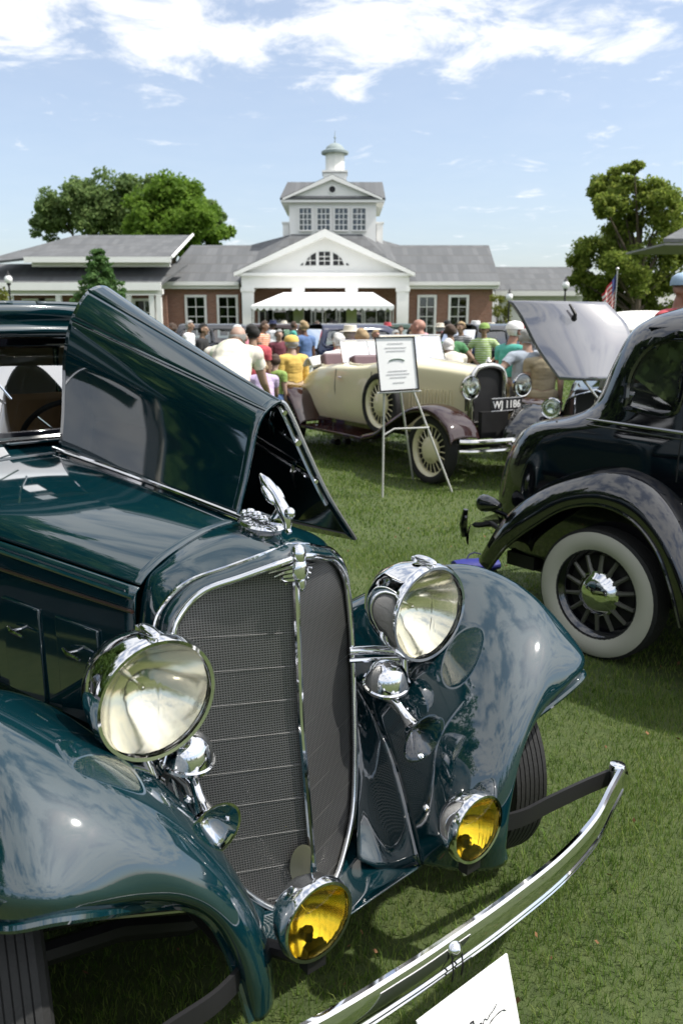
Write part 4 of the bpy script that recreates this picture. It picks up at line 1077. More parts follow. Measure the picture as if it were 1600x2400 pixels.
# headlights
def lens_mesh(r, bulge, flutes, amp, n=30):
    """round lens with vertical flutes, axis +x"""
    G = []
    for back in (0, 1):                                        # smooth front face, fluted back face
        for i in range(15):
            t = (i if not back else 14 - i) / 14.0; row = []
            for j in range(72):
                a = 2 * math.pi * j / 72
                y, z = math.cos(a) * r * t, math.sin(a) * r * t
                row.append((bulge * (1 - t * t) - back * (.005 + amp * (1 + math.cos(y / r * flutes))), y, z))
            G.append(row)
    m = MB(); m.grid(G, closed=True); return m
for sg in (1, -1):
    c = Vector((0, sg * .427, .946))
    b = MB(); b.lathe([(.004, .134), (.006, .142), (-.008, .148), (-.022, .147), (-.024, .143), (-.060, .141), (-.115, .128), (-.165, .103), (-.205, .068), (-.225, .032), (-.230, 0)], (0, 0, 0), (1, 0, 0), 48)
    hl_ = b.build('headlight', CHROME, car, angle=30); hl_.location = c; hl_.rotation_euler = (0, R(3), 0)
    b = MB(); b.lathe([(-.118 + r_q ** 2 / .165, r_q) for r_q in np.linspace(.131, 0, 16)], (0, 0, 0), (1, 0, 0), 48); b.build('reflector', REFLECT, hl_)
    b = MB(); b.ell((-.078, 0, 0), (.011, .008, .008)); b.cyl((-.117, 0, 0), (-.085, 0, 0), .005); b.build('bulb', NICKEL, hl_)
    b = lens_mesh(.136, .014, 60, .0012); b.build('lens', GLASSL, hl_, angle=80)
    b = MB(); b.box((-.04, 0, .150), (.07, .024, .012)); b.ell((-.03, 0, .156), (.045, .016, .010)); b.build('top_trim', CHROME, hl_)
    b = MB(); b.tube([(c.x - .10, c.y, .83), (c.x - .10, sg * .425, .77), (c.x - .08, sg * .41, .70)], [.026, .018, .016], 10); b.lathe([(0, .03), (.012, .028), (.02, .018)], (c.x - .08, sg * .41, .69), (0, 0, 1), 12); b.build('lamp_stem', CHROME, car)
    b = MB(); b.tube([(-.10, sg * .425, .80), (-.14, sg * .34, .815), (-.17, sg * .27, .82)], .013, 10); b.tube([(-.10, sg * .425, .775), (-.14, sg * .34, .785), (-.17, sg * .27, .79)], .008, 8); b.build('lamp_bracket', CHROME, car)
    # trumpet horn slung below the lamp
    h = MB(); hc_ = Vector((-.066, sg * .325, .755)); ax = Vector((.22, sg * -.12, 1)).normalized()
    h.lathe([(-.034, 0), (-.034, .030), (-.026, .060), (-.022, .070), (-.014, .070), (-.012, .064), (.010, .060), (.034, .047), (.050, .026), (.056, 0)], hc_, ax, 32)
    hn = h.build('horn', CHROME, car, angle=35)
    h = MB(); p0 = hc_ - ax * .035
    tp = [p0, p0 + Vector((.012, 0, -.022)), Vector((-.030, sg * .330, .690)), Vector((.0, sg * .335, .664)), Vector((.028, sg * .338, .642))]
    h.tube([tuple(p) for p in crs([tuple(p) for p in tp], 14)], [.019, .020, .022, .022, .018, .016, .014, .013, .013, .014, .016, .018, .021, .025], 14, caps=False); h.build('trumpet', CHROME, hn)
    h = MB(); ba = Vector((.80, 0, -.60)).normalized(); bp = Vector((.022, sg * .338, .646))
    ba = Vector((.97, 0, -.22)).normalized()
    h.lathe([(-.004, .020), (.014, .034), (.034, .054), (.046, .068), (.050, .071), (.050, .065), (.036, .048), (.016, .030), (.0, .016), (-.004, 0)], bp, ba, 32)
    h.v = [(x, y, bp.z - .018 + (z - bp.z) * 1.12) for x, y, z in h.v]; h.build('bell', CHROME, hn)
    h = MB(); h.tube([(-.10, sg * .36, .70), (-.06, sg * .34, .67), (-.02, sg * .345, .650)], .008, 8); h.tube([(-.10, sg * .36, .70), (-.12, sg * .37, .66)], .012, 8); h.build('horn_bracket', STEEL, car)
# fog lamps
for sg in (1, -1):
    c = Vector((.352, sg * .255, .512))
    b = MB(); b.lathe([(.004, .083), (.005, .090), (-.010, .094), (-.020, .092), (-.022, .088), (-.048, .084), (-.078, .064), (-.096, .035), (-.10, 0)], (0, 0, 0), (1, 0, 0), 40)
    fo = b.build('fog_lamp', CHROME, car, angle=30); fo.location = c
    b = MB(); b.lathe([(-.067 + r_q ** 2 / .1252, r_q) for r_q in np.linspace(.083, 0, 14)], (0, 0, 0), (1, 0, 0), 40); b.build('reflector', AMBREF, fo)
    b = MB(); b.ell((-.040, 0, 0), (.006, .004, .004)); b.cyl((-.066, 0, 0), (-.042, 0, 0), .002); b.build('bulb', NICKEL, fo)
    b = lens_mesh(.086, .012, 34, .0006); b.build('lens', AMBER, fo, angle=80)
    b = MB(); b.tube([(-.045, 0, -.083), (-.045, 0, -.13), (-.03, 0, -.150)], [.012, .010, .010], 8); b.ell((-.045, 0, -.10), (.018, .018, .012), 10, 6); b.build('lamp_foot', STEEL, fo)
# bumper: convex front bar, straight back bar, rounded end bolts
bp_ = crs([(.385, -.86, 0), (.425, -.74, 0), (.478, -.58, 0), (.513, -.38, 0), (.526, -.16, 0), (.528, 0, 0), (.526, .16, 0), (.513, .38, 0), (.478, .58, 0), (.425, .74, 0), (.385, .86, 0)], 60)
prof = [(-.006, .036), (.002, .037), (.007, .033), (.010, .020), (.0115, .004), (.010, -.010), (.0075, -.019), (.0105, -.023), (.0105, -.027), (.0070, -.029), (.010, -.033), (.004, -.038), (-.006, -.037)]
G = []
for i, p in enumerate(bp_):
    a = bp_[max(i - 1, 0)]; c_ = bp_[min(i + 1, 59)]
    t_ = Vector((c_[0] - a[0], c_[1] - a[1], 0)).normalized(); nn = Vector((t_.y, -t_.x, 0))
    if nn.x < 0: nn = -nn
    G.append([tuple(Vector((p[0], p[1], .428 + z * 1.16)) + nn * q * 1.2) for q, z in prof])
b = MB(); b.grid(G, closed=True); fb = b.build('bumper', CHROME, car, angle=35)
for sg in (1, -1):
    b = MB(); G = []
    for x, y, _ in crs([(.352, .865, 0), (.335, .74, 0), (.322, .60, 0), (.31, .47, 0), (.25, .36, 0), (.12, .335, 0)], 30):
        G.append([(x - .005, sg * y, .40), (x + .005, sg * y, .40), (x + .005, sg * y, .45), (x - .005, sg * y, .45)])
    b.grid(G, closed=True); b.build('back_bar', BLACK, fb)
for sg in (1, -1):
    b = MB(); b.lathe([(-.045, .016), (-.045, .024), (.036, .026), (.042, .022), (.045, .010), (.045, 0)], (.368, sg * .868, .430), (0, 0, 1), 18)
    b.tube([(.385, sg * .86, .43), (.372, sg * .885, .43), (.352, sg * .87, .43)], .03, 8); b.v = [(x, y, z) for x, y, z in b.v]; b.build('end_bolt', CHROME, fb)
    b = MB(); b.tube([(.10, sg * .33, .40), (.22, sg * .32, .40), (.30, sg * .27, .40)], .018, 8); b.build('bumper_arm', BLACK, fb)
    b = MB(); b.cyl((.315, sg * .255, .37), (.315, sg * .255, .47), .012); b.box((.33, sg * .255, .415), (.03, .05, .06)); b.build('lamp_post_bracket', BLACK, fb)
b = MB(); b.lathe([(-.006, .016), (.006, .018), (.014, .015), (.019, .008), (.021, 0)], (.535, -.03, .442), (1, 0, .35), 18); b.build('centre_bolt', CHROME, fb)
b = MB(); b.tube([(.545, -.045, .445), (.552, -.045, .40), (.548, -.045, .375)], .0022, 5); b.tube([(.545, -.015, .445), (.552, -.015, .40), (.548, -.015, .375)], .0022, 5); b.build('sign_wire', BLACK, fb)

# cab
def levels_grid(levels, yc, n_side=44, n_arc=14, corner=.38, pw=.62):
    """stack of horizontal outlines: straight right side, rounded rear, straight left side. level = (z, rear x, half width, front x)"""
    G = []
    for z, xr, w, fx in levels:
        c = min(corner, w * .95)
        row = [(x, yc - w, z) for x in np.linspace(fx, xr + c, n_side)]
        ts = np.linspace(0, math.pi / 2, n_arc)[1:]
        arc = [(xr + c - c * math.sin(t) ** pw, w * math.cos(t) ** pw if math.cos(t) > 1e-9 else 0.0, z) for t in ts]
        row += [(x, yc - y, z) for x, y, _ in arc]
        row += [(x, yc + y, z) for x, y, _ in arc[::-1][1:]]
        row += [(x, yc + w, z) for x in np.linspace(xr + c, fx, n_side)]
        G.append(row)
    return np.array(G)
def smooth_levels(keys, n):
    return [tuple(r) for r in crs(keys, n)]
def in_poly(x, z, P):
    r = False; j = len(P) - 1
    for i in range(len(P)):
        if (P[i][1] > z) != (P[j][1] > z) and x < (P[j][0] - P[i][0]) * (z - P[i][1]) / (P[j][1] - P[i][1]) + P[i][0]: r = not r
        j = i
    return r
def shell(name, levels, yc, wins, mats, parent, corner=.38, solid=.02, trim_m=None, glass=True, n=60, pw=.62, n_side=60):
    """car body shell with real window openings, trims and panes; wins: lists of (x, z)"""
    L = smooth_levels(levels, n)
    G = levels_grid(L, yc, n_side, 14, corner, pw)
    zs_, ws_ = [l[0] for l in L], [l[2] for l in L]
    def keep(c):
        w = np.interp(c[2], zs_, ws_)
        if abs(abs(c[1] - yc) - w) > .03: return True
        return not any(in_poly(c[0], c[2], P) for P in wins)
    b = MB(); b.grid(G, keep=keep)
    o = b.build(name, mats, parent, angle=60, solid=solid, inner=1)
    for P in wins:
        for sg in (-1, 1):
            w3 = [(x, yc + sg * (np.interp(z, zs_, ws_) + .001), z) for x, z in P]
            cl = [tuple(p) for p in crs(w3 + w3[:1], len(w3) * 6)][:-1]
            t = MB(); t.tube(cl, .016, 6, closed=True); fr = t.build('window_frame', trim_m or mats[0], o)
            if glass:
                g = MB(); k = len(w3); g.add([(x, y - sg * .012, z) for x, y, z in w3], [tuple(range(k))]); g.build('window_pane', GLASS, fr, smooth=False)
    return o
lev = [(.45, -3.62, .66, -1.66), (.80, -3.66, .69, -1.68), (1.10, -3.66, .70, -1.72), (1.235, -3.64, .69, -1.93), (1.30, -3.62, .685, -1.96), (1.50, -3.58, .665, -1.985), (1.66, -3.50, .635, -2.0), (1.74, -3.42, .585, -1.98), (1.80, -3.28, .50, -1.95), (1.828, -3.1, .38, -1.90), (1.842, -2.9, .22, -1.88), (1.845, -2.7, .05, -1.87)]
wl_ = [[(-2.80, 1.30), (-2.10, 1.30), (-2.10, 1.36), (-2.26, 1.62), (-2.34, 1.64), (-2.80, 1.64)], [(-3.40, 1.32), (-2.92, 1.30), (-2.92, 1.64), (-3.30, 1.62)]]
cab = shell('cab', lev, 0.0, wl_, [TEAL, LINING], car, corner=.42)
CWL = [[(-1.655, 0, 1.258), (-1.655, .22, 1.250), (-1.655, .44, 1.222), (-1.655, .55, 1.185), (-1.655, .605, 1.12), (-1.655, .625, .9), (-1.655, .64, .5)],
       [(-1.78, 0, 1.272), (-1.78, .22, 1.268), (-1.78, .45, 1.245), (-1.78, .57, 1.21), (-1.78, .635, 1.14), (-1.78, .655, .9), (-1.78, .66, .5)],
       [(-1.95, 0, 1.296), (-1.95, .22, 1.294), (-1.95, .46, 1.283), (-1.95, .60, 1.262), (-1.95, .675, 1.19), (-1.95, .69, .9), (-1.95, .68, .5)]]
b = MB(); b.grid(surf(CWL, 20, 50)); m_ = b.mirror(); b.add(m_.v, m_.f); b.build('cowl', TEAL, car, solid=.008, angle=60)
b = MB(); b.box((-1.80, -.02, 1.285), (.10, .26, .012), Matrix.Rotation(R(-8), 3, 'Y')); cv = b.build('cowl_vent', TEAL, car, bevel=.005)
b = MB(); b.bx(-1.860, -1.846, -.17, .13, 1.270, 1.292); b.build('vent_gap', BLACK, cv)
# windshield: frame, glass, wiper; header with visor above
fz0_, fz1_ = 1.305, 1.665
b = MB()
def wsx(z): return -1.955 - (z - 1.3) * .36
for y0_, y1_, z0_, z1_ in ((-.63, -.57, 1.28, 1.70), (.57, .63, 1.28, 1.70), (-.57, .57, 1.28, 1.312), (-.57, .57, 1.655, 1.70)):
    zc_ = (z0_ + z1_) / 2
    b.box((wsx(zc_), (y0_ + y1_) / 2, zc_), (.035, y1_ - y0_, z1_ - z0_), Matrix.Rotation(R(-19.8), 3, 'Y'))
wf = b.build('windshield_frame', BLACKP, car, bevel=.006)
b = MB(); b.add([(wsx(1.31), -.57, 1.31), (wsx(1.31), .57, 1.31), (wsx(1.66), .57, 1.66), (wsx(1.66), -.57, 1.66)], [(0, 1, 2, 3)]); b.build('windshield', WSGLASS, wf, smooth=False)
b = MB(); b.tube([(-1.965, -.25, 1.70), (-1.955, -.20, 1.64), (-1.965, -.06, 1.45)], .005, 6); b.build('wiper', CHROME, wf)
HD = [[(-1.90, y, 1.846 - .10 * (abs(y) / .60) ** 2.4) for y in np.linspace(-.60, .60, 13)],
      [(-1.868, y, 1.828 - .10 * (abs(y) / .60) ** 2.4) for y in np.linspace(-.60, .60, 13)],
      [(-1.862, y, 1.800 - .09 * (abs(y) / .60) ** 2.4) for y in np.linspace(-.60, .60, 13)],
      [(-1.875, y, 1.770 - .07 * (abs(y) / .60) ** 2.4) for y in np.linspace(-.60, .60, 13)],
      [(-1.878, y, 1.748 - .06 * (abs(y) / .60) ** 2.4) for y in np.linspace(-.60, .60, 13)],
      [(-1.870, y, 1.725 - .05 * (abs(y) / .60) ** 2.4) for y in np.linspace(-.60, .60, 13)],
      [(-1.90, y, 1.700 - .04 * (abs(y) / .60) ** 2.4) for y in np.linspace(-.60, .60, 13)],
      [(-1.975, y, 1.695 - .04 * (abs(y) / .60) ** 2.4) for y in np.linspace(-.60, .60, 13)]]
b = MB(); b.grid(surf(HD, 36, 40)); b.build('header', TEAL, car, solid=.006, angle=60)
# inside: dashboard, wheel, seat, door cards
b = MB(); b.bx(-2.08, -1.97, -.58, .58, 1.14, 1.28); b.build('dashboard', TAN, car, bevel=.02)
b = MB(); b.tube([(-2.38 + .10 * math.sin(a), .30 + .205 * math.cos(a), 1.215 + .18 * math.sin(a)) for a in np.linspace(0, 2 * math.pi, 40)[:-1]], .013, 8, closed=True); sw = b.build('steering_wheel', BLACK, car)
b = MB(); b.cyl((-2.38, .30, 1.215), (-2.02, .30, .95), .018)
for a in (0.3, 2.4, 4.5): b.tube([(-2.38, .30, 1.215), (-2.38 + .10 * math.sin(a), .30 + .2 * math.cos(a), 1.215 + .18 * math.sin(a))], .006, 6)
b.build('column', CHROME, sw)
b = MB(); b.bx(-2.95, -2.45, -.58, .58, .62, .88); b.box((-2.98, 0, 1.10), (.16, 1.16, .56), Matrix.Rotation(R(-12), 3, 'Y')); b.build('seat', TAN, car, bevel=.04)
for sg in (1, -1):
    b = MB(); b.bx(-2.85, -2.08, sg * .655 - .008, sg * .655 + .008, .7, 1.27); b.build('door_card', TAN, car)
    b = MB(); b.tube([(-2.3, sg * .63, 1.20), (-2.36, sg * .62, 1.20)], .01, 6); b.build('door_handle', CHROME, car)

# exhibitor card leaning on the bumper
ROTC = R(16)
card = thing('show_card', 'white show card with black handwriting leaning against the chrome bumper', 'card')
card.parent = None
card.location = car.matrix_basis @ Vector((.598, -.066, .415)); card.rotation_euler = (0, 0, R(CAR_A - 90))
cr = Matrix.Rotation(-ROTC, 4, 'Y')
def cardp(y, z, d=0.0): return (cr @ Vector((d, y, z)))
b = MB(); b.prism([cardp(-.138, -.395), cardp(.138, -.395), cardp(.138, 0), cardp(-.138, 0)], cr @ Vector((.004, 0, 0))); b.build('board', PAPER, card, smooth=False)
def ink(P, wd, name, m):
    b = MB()
    P = crs([(0, a, c) for a, c in P], len(P) * 6)
    G = []
    for i, p in enumerate(P):
        q0, q1 = P[max(i - 1, 0)], P[min(i + 1, len(P) - 1)]
        t_ = np.array([0, q1[1] - q0[1], q1[2] - q0[2]]); t_ /= np.linalg.norm(t_) + 1e-9
        n_ = np.array([0, -t_[2], t_[1]]) * wd * (.5 + .5 * math.sin(i * .55) ** 2) / 2
        G.append([tuple(cardp(p[1] + s * n_[1], p[2] + s * n_[2], .0055)) for s in (-1, 1)])
    b.grid(G); return b.build(name, m, card, smooth=False, solid=.0004)
ink([(-.012, -.115), (-.005, -.082), (.004, -.078), (.006, -.092), (-.004, -.098), (.006, -.104), (.016, -.100)], .0055, 'signature', INK)
ink([(.016, -.100), (.024, -.092), (.030, -.098), (.038, -.091), (.046, -.096), (.056, -.090), (.066, -.088), (.080, -.080)], .0030, 'signature', INK)
ink([(-.030, -.122), (.000, -.119), (.035, -.113), (.062, -.103), (.090, -.101), (.104, -.108)], .0032, 'signature', INK)
ink([(-.075, -.128), (-.060, -.112), (-.054, -.104), (-.057, -.118), (-.048, -.124), (-.040, -.119)], .0030, 'signature', INK)
for k, (y0_, y1_) in enumerate(((-.01, .10), (-.05, .08), (-.06, .06))):
    ink([(y0_, -.145 - k * .03), ((y0_ + y1_) / 2, -.146 - k * .03), (y1_, -.145 - k * .03)], .0025, 'print_line', GREYINK)

# ------------------------------------------------------------------ black fastback sedan on the right
bk = thing('black_sedan', 'glossy black vintage sedan with cream whitewall tyre seen from its rear side', 'car', (1.367, 4.107, 0), R(39.6 - 90))
YCB = .70
lev = [(.42, -.93, .600, 1.35), (.60, -.99, .620, 1.35), (.90, -.95, .630, 1.35), (1.08, -.87, .630, 1.35), (1.18, -.75, .625, 1.38), (1.245, -.50, .615, 1.40), (1.33, -.36, .605, 1.42), (1.53, -.28, .585, 1.38), (1.70, -.21, .540, 1.28), (1.78, -.13, .460, 1.18), (1.825, -.02, .340, 1.10), (1.845, .05, .180, 1.0), (1.85, .30, .03, .9)]
w1 = [(.015, 1.335), (.015, 1.50), (.075, 1.625), (.165, 1.68), (.275, 1.685), (.285, 1.34)]
w2 = [(.38, 1.34), (.38, 1.69), (1.05, 1.66), (1.15, 1.34)]
bb = shell('body', lev, YCB, [w1, w2], [BLACKP, mat('grey_lining', (.10, .10, .09), .9)], bk, corner=.46, n=90, n_side=90, pw=.75)
def side_y(z): return YCB - float(np.interp(z, [l[0] for l in lev], [l[2] for l in lev]))
for z0_, z1_, r0 in ((1.262, 1.20, .010), (1.232, 1.168, .005)):
    b = MB(); b.tube([(-.20, side_y(1.25) - .004, z0_), (.35, side_y(1.23) - .004, (z0_ * .65 + z1_ * .35)), (1.40, side_y(1.2) - .004, z1_ - .04)], [r0 * .6, r0, r0], 6); b.build('belt_moulding', BLACKP if r0 < .008 else mat('dull_trim', (.35, .35, .36), .25, .9), bb)
b = MB(); b.tube([(.335, side_y(z_) - .001, z_) for z_ in np.linspace(1.69, 1.0, 14)], .004, 5); b.build('door_seam', BLACK, bb)
b = MB(); b.tube([(1.22, side_y(z_) - .001, z_) for z_ in np.linspace(1.3, .5, 14)], .004, 5); b.build('door_seam', BLACK, bb)
b = MB(); b.tube([(x_, side_y(1.735) + .004, 1.735) for x_ in np.linspace(.05, 1.1, 12)], .008, 6); b.build('drip_rail', BLACKP, bb)
b = MB(); b.tube([(-.44, side_y(1.1) + .09, 1.22), (-.60, .16, 1.02), (-.80, .19, .70), (-.84, .2, .5)], .006, 6); b.build('trunk_seam', BLACK, bb)
BF = [
 [(-.70, -.07, .33), (-.76, -.075, .36), (-.82, .0, .38), (-.80, .13, .40), (-.78, .2, .40)], [(-.55, -.08, .52), (-.61, -.085, .57), (-.66, .0, .64), (-.65, .13, .68), (-.64, .2, .68)],
 [(-.36, -.08, .68), (-.40, -.085, .74), (-.44, .0, .83), (-.44, .11, .87), (-.44, .2, .88)], [(-.18, -.08, .80), (-.20, -.085, .86), (-.22, .0, .945), (-.22, .11, .985), (-.22, .2, .99)],
 [(.02, -.08, .85), (.02, -.085, .915), (.02, .0, 1.005), (.02, .11, 1.045), (.02, .2, 1.05)], [(.20, -.08, .81), (.22, -.085, .88), (.24, .0, .965), (.24, .11, 1.0), (.24, .2, 1.0)],
 [(.34, -.08, .69), (.38, -.085, .74), (.41, .0, .82), (.42, .11, .84), (.42, .2, .84)], [(.43, -.08, .52), (.49, -.085, .56), (.53, .0, .60), (.54, .11, .62), (.54, .2, .62)],
 [(.50, -.08, .33), (.57, -.085, .36), (.61, .0, .38), (.62, .11, .40), (.62, .2, .40)]]
BFA = surf(BF, 50, 24)
for mirror_ in (0, 1):
    b = MB(); b.grid(BFA)
    if mirror_: b.v = [(x, 2 * YCB - y, z) for x, y, z in b.v]
    fe = b.build('rear_fender', BLACKP, bk, angle=70, solid=.006)
    b = MB(); b.tube([(p[0], p[1] if not mirror_ else 2 * YCB - p[1], p[2]) for p in BFA[:, 0]], .010, 8); b.build('fender_edge', BLACKP, fe)
b = MB(); b.bx(-.6, .5, .22, .30, .30, .95); b.bx(-.6, .5, 1.10, 1.18, .30, .95); b.build('wheel_house', BLACK, bk)
b = MB(); b.bx(-.85, 2.9, .35, 1.05, .30, .46); b.bx(-.7, -.5, .1, 1.3, .34, .42); b.build('chassis', BLACK, bk)
for y_, sg in ((0.03, -1), (2 * YCB - .03, 1)):
    for x_ in (0.0, 2.85):
        wheel(bk, (x_, y_, .355), .355, .16, sg, rim_m=BLACKP, wall_m=WHITEWALL, rim_r=.236, spokes=14, spoke_m=mat('grey_spoke', (.13, .13, .11), .4, .3))
for y_ in (-.02, 2 * YCB + .02):
    b = MB(); b.lathe([(-.02, 0), (-.015, .045), (.0, .052), (.03, .050), (.09, .036), (.13, .015), (.135, 0)], (-.80, y_, .715), (1, 0, .05), 20)
    tl = b.build('tail_lamp', BLACKP, bk)
    b = MB(); b.tube([(-.74, y_, .69), (-.70, y_ + (.1 if y_ < YCB else -.1), .64), (-.62, y_ + (.2 if y_ < YCB else -.2), .60)], .014, 8); b.build('stalk', BLACKP, tl)
    b = MB(); b.lathe([(0, .04), (.01, .03), (.014, 0)], (-.815, y_, .714), (-1, 0, 0), 16); b.build('lens', mat('red_lens', (.25, .01, .01), .15), tl)
G = []
for i, p in enumerate(crs([(-.84, -.10, .50), (-.98, .10, .50), (-1.06, .40, .50), (-1.08, .70, .50), (-1.06, 1.0, .50), (-.98, 1.30, .50), (-.84, 1.50, .50)], 40)):
    G.append([(p[0] + .008, p[1], p[2] - .04), (p[0] - .008, p[1], p[2] - .03), (p[0] - .014, p[1], p[2]), (p[0] - .008, p[1], p[2] + .03), (p[0] + .008, p[1], p[2] + .04)])
b = MB(); b.grid(G, closed=True); rb = b.build('rear_bumper', CHROME, bk)
for y_ in (.35, 1.05):
    b = MB(); b.tube([(-1.06, y_, .49), (-.9, y_, .44), (-.7, y_, .42)], .018, 8); b.build('bumper_arm', BLACK, rb)
    b = MB(); b.tube([(-1.085, y_ - .2, .42), (-1.10, y_ - .2, .50), (-1.085, y_ - .2, .60)], [.02, .026, .016], 8); b.build('bumper_guard', BLACKP, rb)
# its front half, mostly out of the picture
HB = [[(x, YCB - w * math.cos(a), .70 + (zt - .70) * math.sin(a) ** .55 if a > 0 and a < math.pi else .70) for a in np.linspace(0, math.pi, 17)] for x, w, zt in ((1.34, .62, 1.24), (1.9, .50, 1.22), (2.5, .36, 1.18), (3.0, .22, 1.10))]
b = MB(); b.grid(surf(HB, 24, 48)); b.build('hood', BLACKP, bk, angle=60)
b = MB(); b.box((3.02, YCB, .84), (.06, .46, .60), Matrix.Rotation(R(8), 3, 'Y')); b.build('grille', CHROME, bk, bevel=.02)
b = MB(); b.add([(1.40, YCB - .55, 1.26), (1.40, YCB + .55, 1.26), (1.16, YCB + .47, 1.72), (1.16, YCB - .47, 1.72)], [(0, 1, 2, 3)]); b.build('windshield', GLASS, bk, smooth=False)
FF = [[(2.20 + dx, y0, z0 - .05), (2.20 + dx, y0 - .01, z0), (2.20 + dx, y0 + .09, z0 + .10), (2.20 + dx, y0 + .25, z0 + .08), (2.2 + dx, y0 + .36, z0 - .02)] for dx, y0, z0 in ((-.45, -.08, .35), (-.1, -.09, .52), (.25, -.09, .72), (.6, -.09, .80), (.9, -.08, .72), (1.1, -.06, .50))]
FFA = surf(FF, 30, 16)
for mirror_ in (0, 1):
    b = MB(); b.grid(FFA)
    if mirror_: b.v = [(x, 2 * YCB - y, z) for x, y, z in b.v]
    b.build('front_fender', BLACKP, bk, angle=70, solid=.006)
    b = MB(); b.box((1.18, .03 if not mirror_ else 2 * YCB - .03, .33), (1.2, .22, .04)); b.build('running_board', BLACK, bk, bevel=.008)
b = MB(); b.bx(.45, .95, .2, 1.2, .6, .85); b.box((.42, YCB, 1.02), (.16, 1.0, .5), Matrix.Rotation(R(-10), 3, 'Y')); b.build('seat', mat('grey_cloth', (.12, .12, .11), .9), bk, bevel=.03)
b = MB(); b.tube([(.68, side_y(1.15) - .03, 1.10), (.78, side_y(1.15) - .035, 1.10)], [.010, .008], 8); b.cyl((.68, side_y(1.15), 1.10), (.68, side_y(1.15) - .03, 1.10), .008); b.build('door_handle', CHROME, bk)

# blue bag on the grass behind it
gb = ground_at(1092, 1312)
bg_ = MB(); G = []
for k, (t, r) in enumerate(((-.24, .02), (-.235, .075), (-.12, .092), (0, .086), (.12, .095), (.235, .072), (.24, .02))):
    G.append([(t, r * 1.35 * math.cos(a) * (1 + .05 * math.sin(3 * a + k)), .068 + r * .72 * math.sin(a)) for a in np.linspace(0, 2 * math.pi, 17)[:-1]])
bg_.grid(G, closed=True)
bag = thing('carry_bag', 'small royal blue cloth bag lying on the grass behind the black sedan', 'bag', (gb.x, gb.y, 0), R(12))
bag.scale = (.7, .7, .7)
bg_.build('pouch', mat('blue_nylon', (.015, .02, .20), .6, var=.15, bump=.3, bscale=20), bag)
b = MB(); b.tube([(-.10, .02, .125), (-.06, .05, .17), (.0, .06, .185), (.06, .05, .17), (.10, .02, .125)], .008, 6); b.build('strap', mat('navy_strap', (.01, .01, .06), .7), bag)

# ------------------------------------------------------------------ open bodied cars
def open_body(parent, stations, yc, m, cockpit=None, name='body', n=60, base=.45, deck=.86):
    """lofted body: station = (x, half width, top z)"""
    C_ = []
    for x, w, zt in stations:
        half = [(-w * .94, base), (-w * 1.0, base + .18), (-w * 1.0, base + (zt - base) * .55), (-w * .97, zt - .14), (-w * deck, zt - .05), (-w * .5, zt - .008), (0, zt)]
        C_.append([(x, yc + a, z) for a, z in half] + [(x, yc - a, z) for a, z in half[::-1][1:]])
    A_ = surf(C_, n, 60)
    keep = None
    if cockpit:
        cks = cockpit
        keep = lambda c: not any(abs((c[0] - cx_) / lx) ** 3 + abs((c[1] - yc) / ly) ** 3 < 1 and c[2] > zm for cx_, lx, ly, zm in cks)
    b = MB(); b.grid(A_, keep=keep); o = b.build(name, [m, mat('brown_leather', (.13, .07, .06), .6)], parent, angle=60, solid=.02, inner=1)
    return o
def wing(parent, stations, y0, w, sgn, m, name, yc):
    """open mudguard: station = (x, z) crown line, y0 outer edge, w width inwards"""
    C_ = [[(x, y0, z - .07), (x, y0 + w * .06, z - .015), (x, y0 + w * .4, z + .012), (x, y0 + w * .8, z), (x, y0 + w, z - .025)] for x, z in stations]
    A_ = surf(C_, 50, 14)
    b = MB(); b.grid(A_)
    if sgn > 0: b.v = [(x, 2 * yc - y, z) for x, y, z in b.v]
    return b.build(name, m, parent, angle=70, solid=.006)
def round_lamp(parent, c, r, m=CHROME, name='headlight', ax=(1, 0, 0), depth=1.3):
    b = MB(); b.lathe([(.0, r * .92), (.004, r), (-.014, r * 1.03), (-.022, r * .98), (-r * .5, r * .86), (-r * .9, r * .55), (-r * depth, 0)], (0, 0, 0), ax, 28)
    o = b.build(name, m, parent, angle=40); o.location = c
    b = MB(); b.lathe([(-.01, r * .92), (-.03, r * .82), (-r * .45, r * .5), (-r * .55, 0)], (0, 0, 0), ax, 24); b.build('reflector', REFLECT, o)
    b = MB(); b.lathe([(.0, r * .93), (.008, r * .6), (.011, 0)], (0, 0, 0), ax, 24); b.build('lens', GLASS, o)
    return o

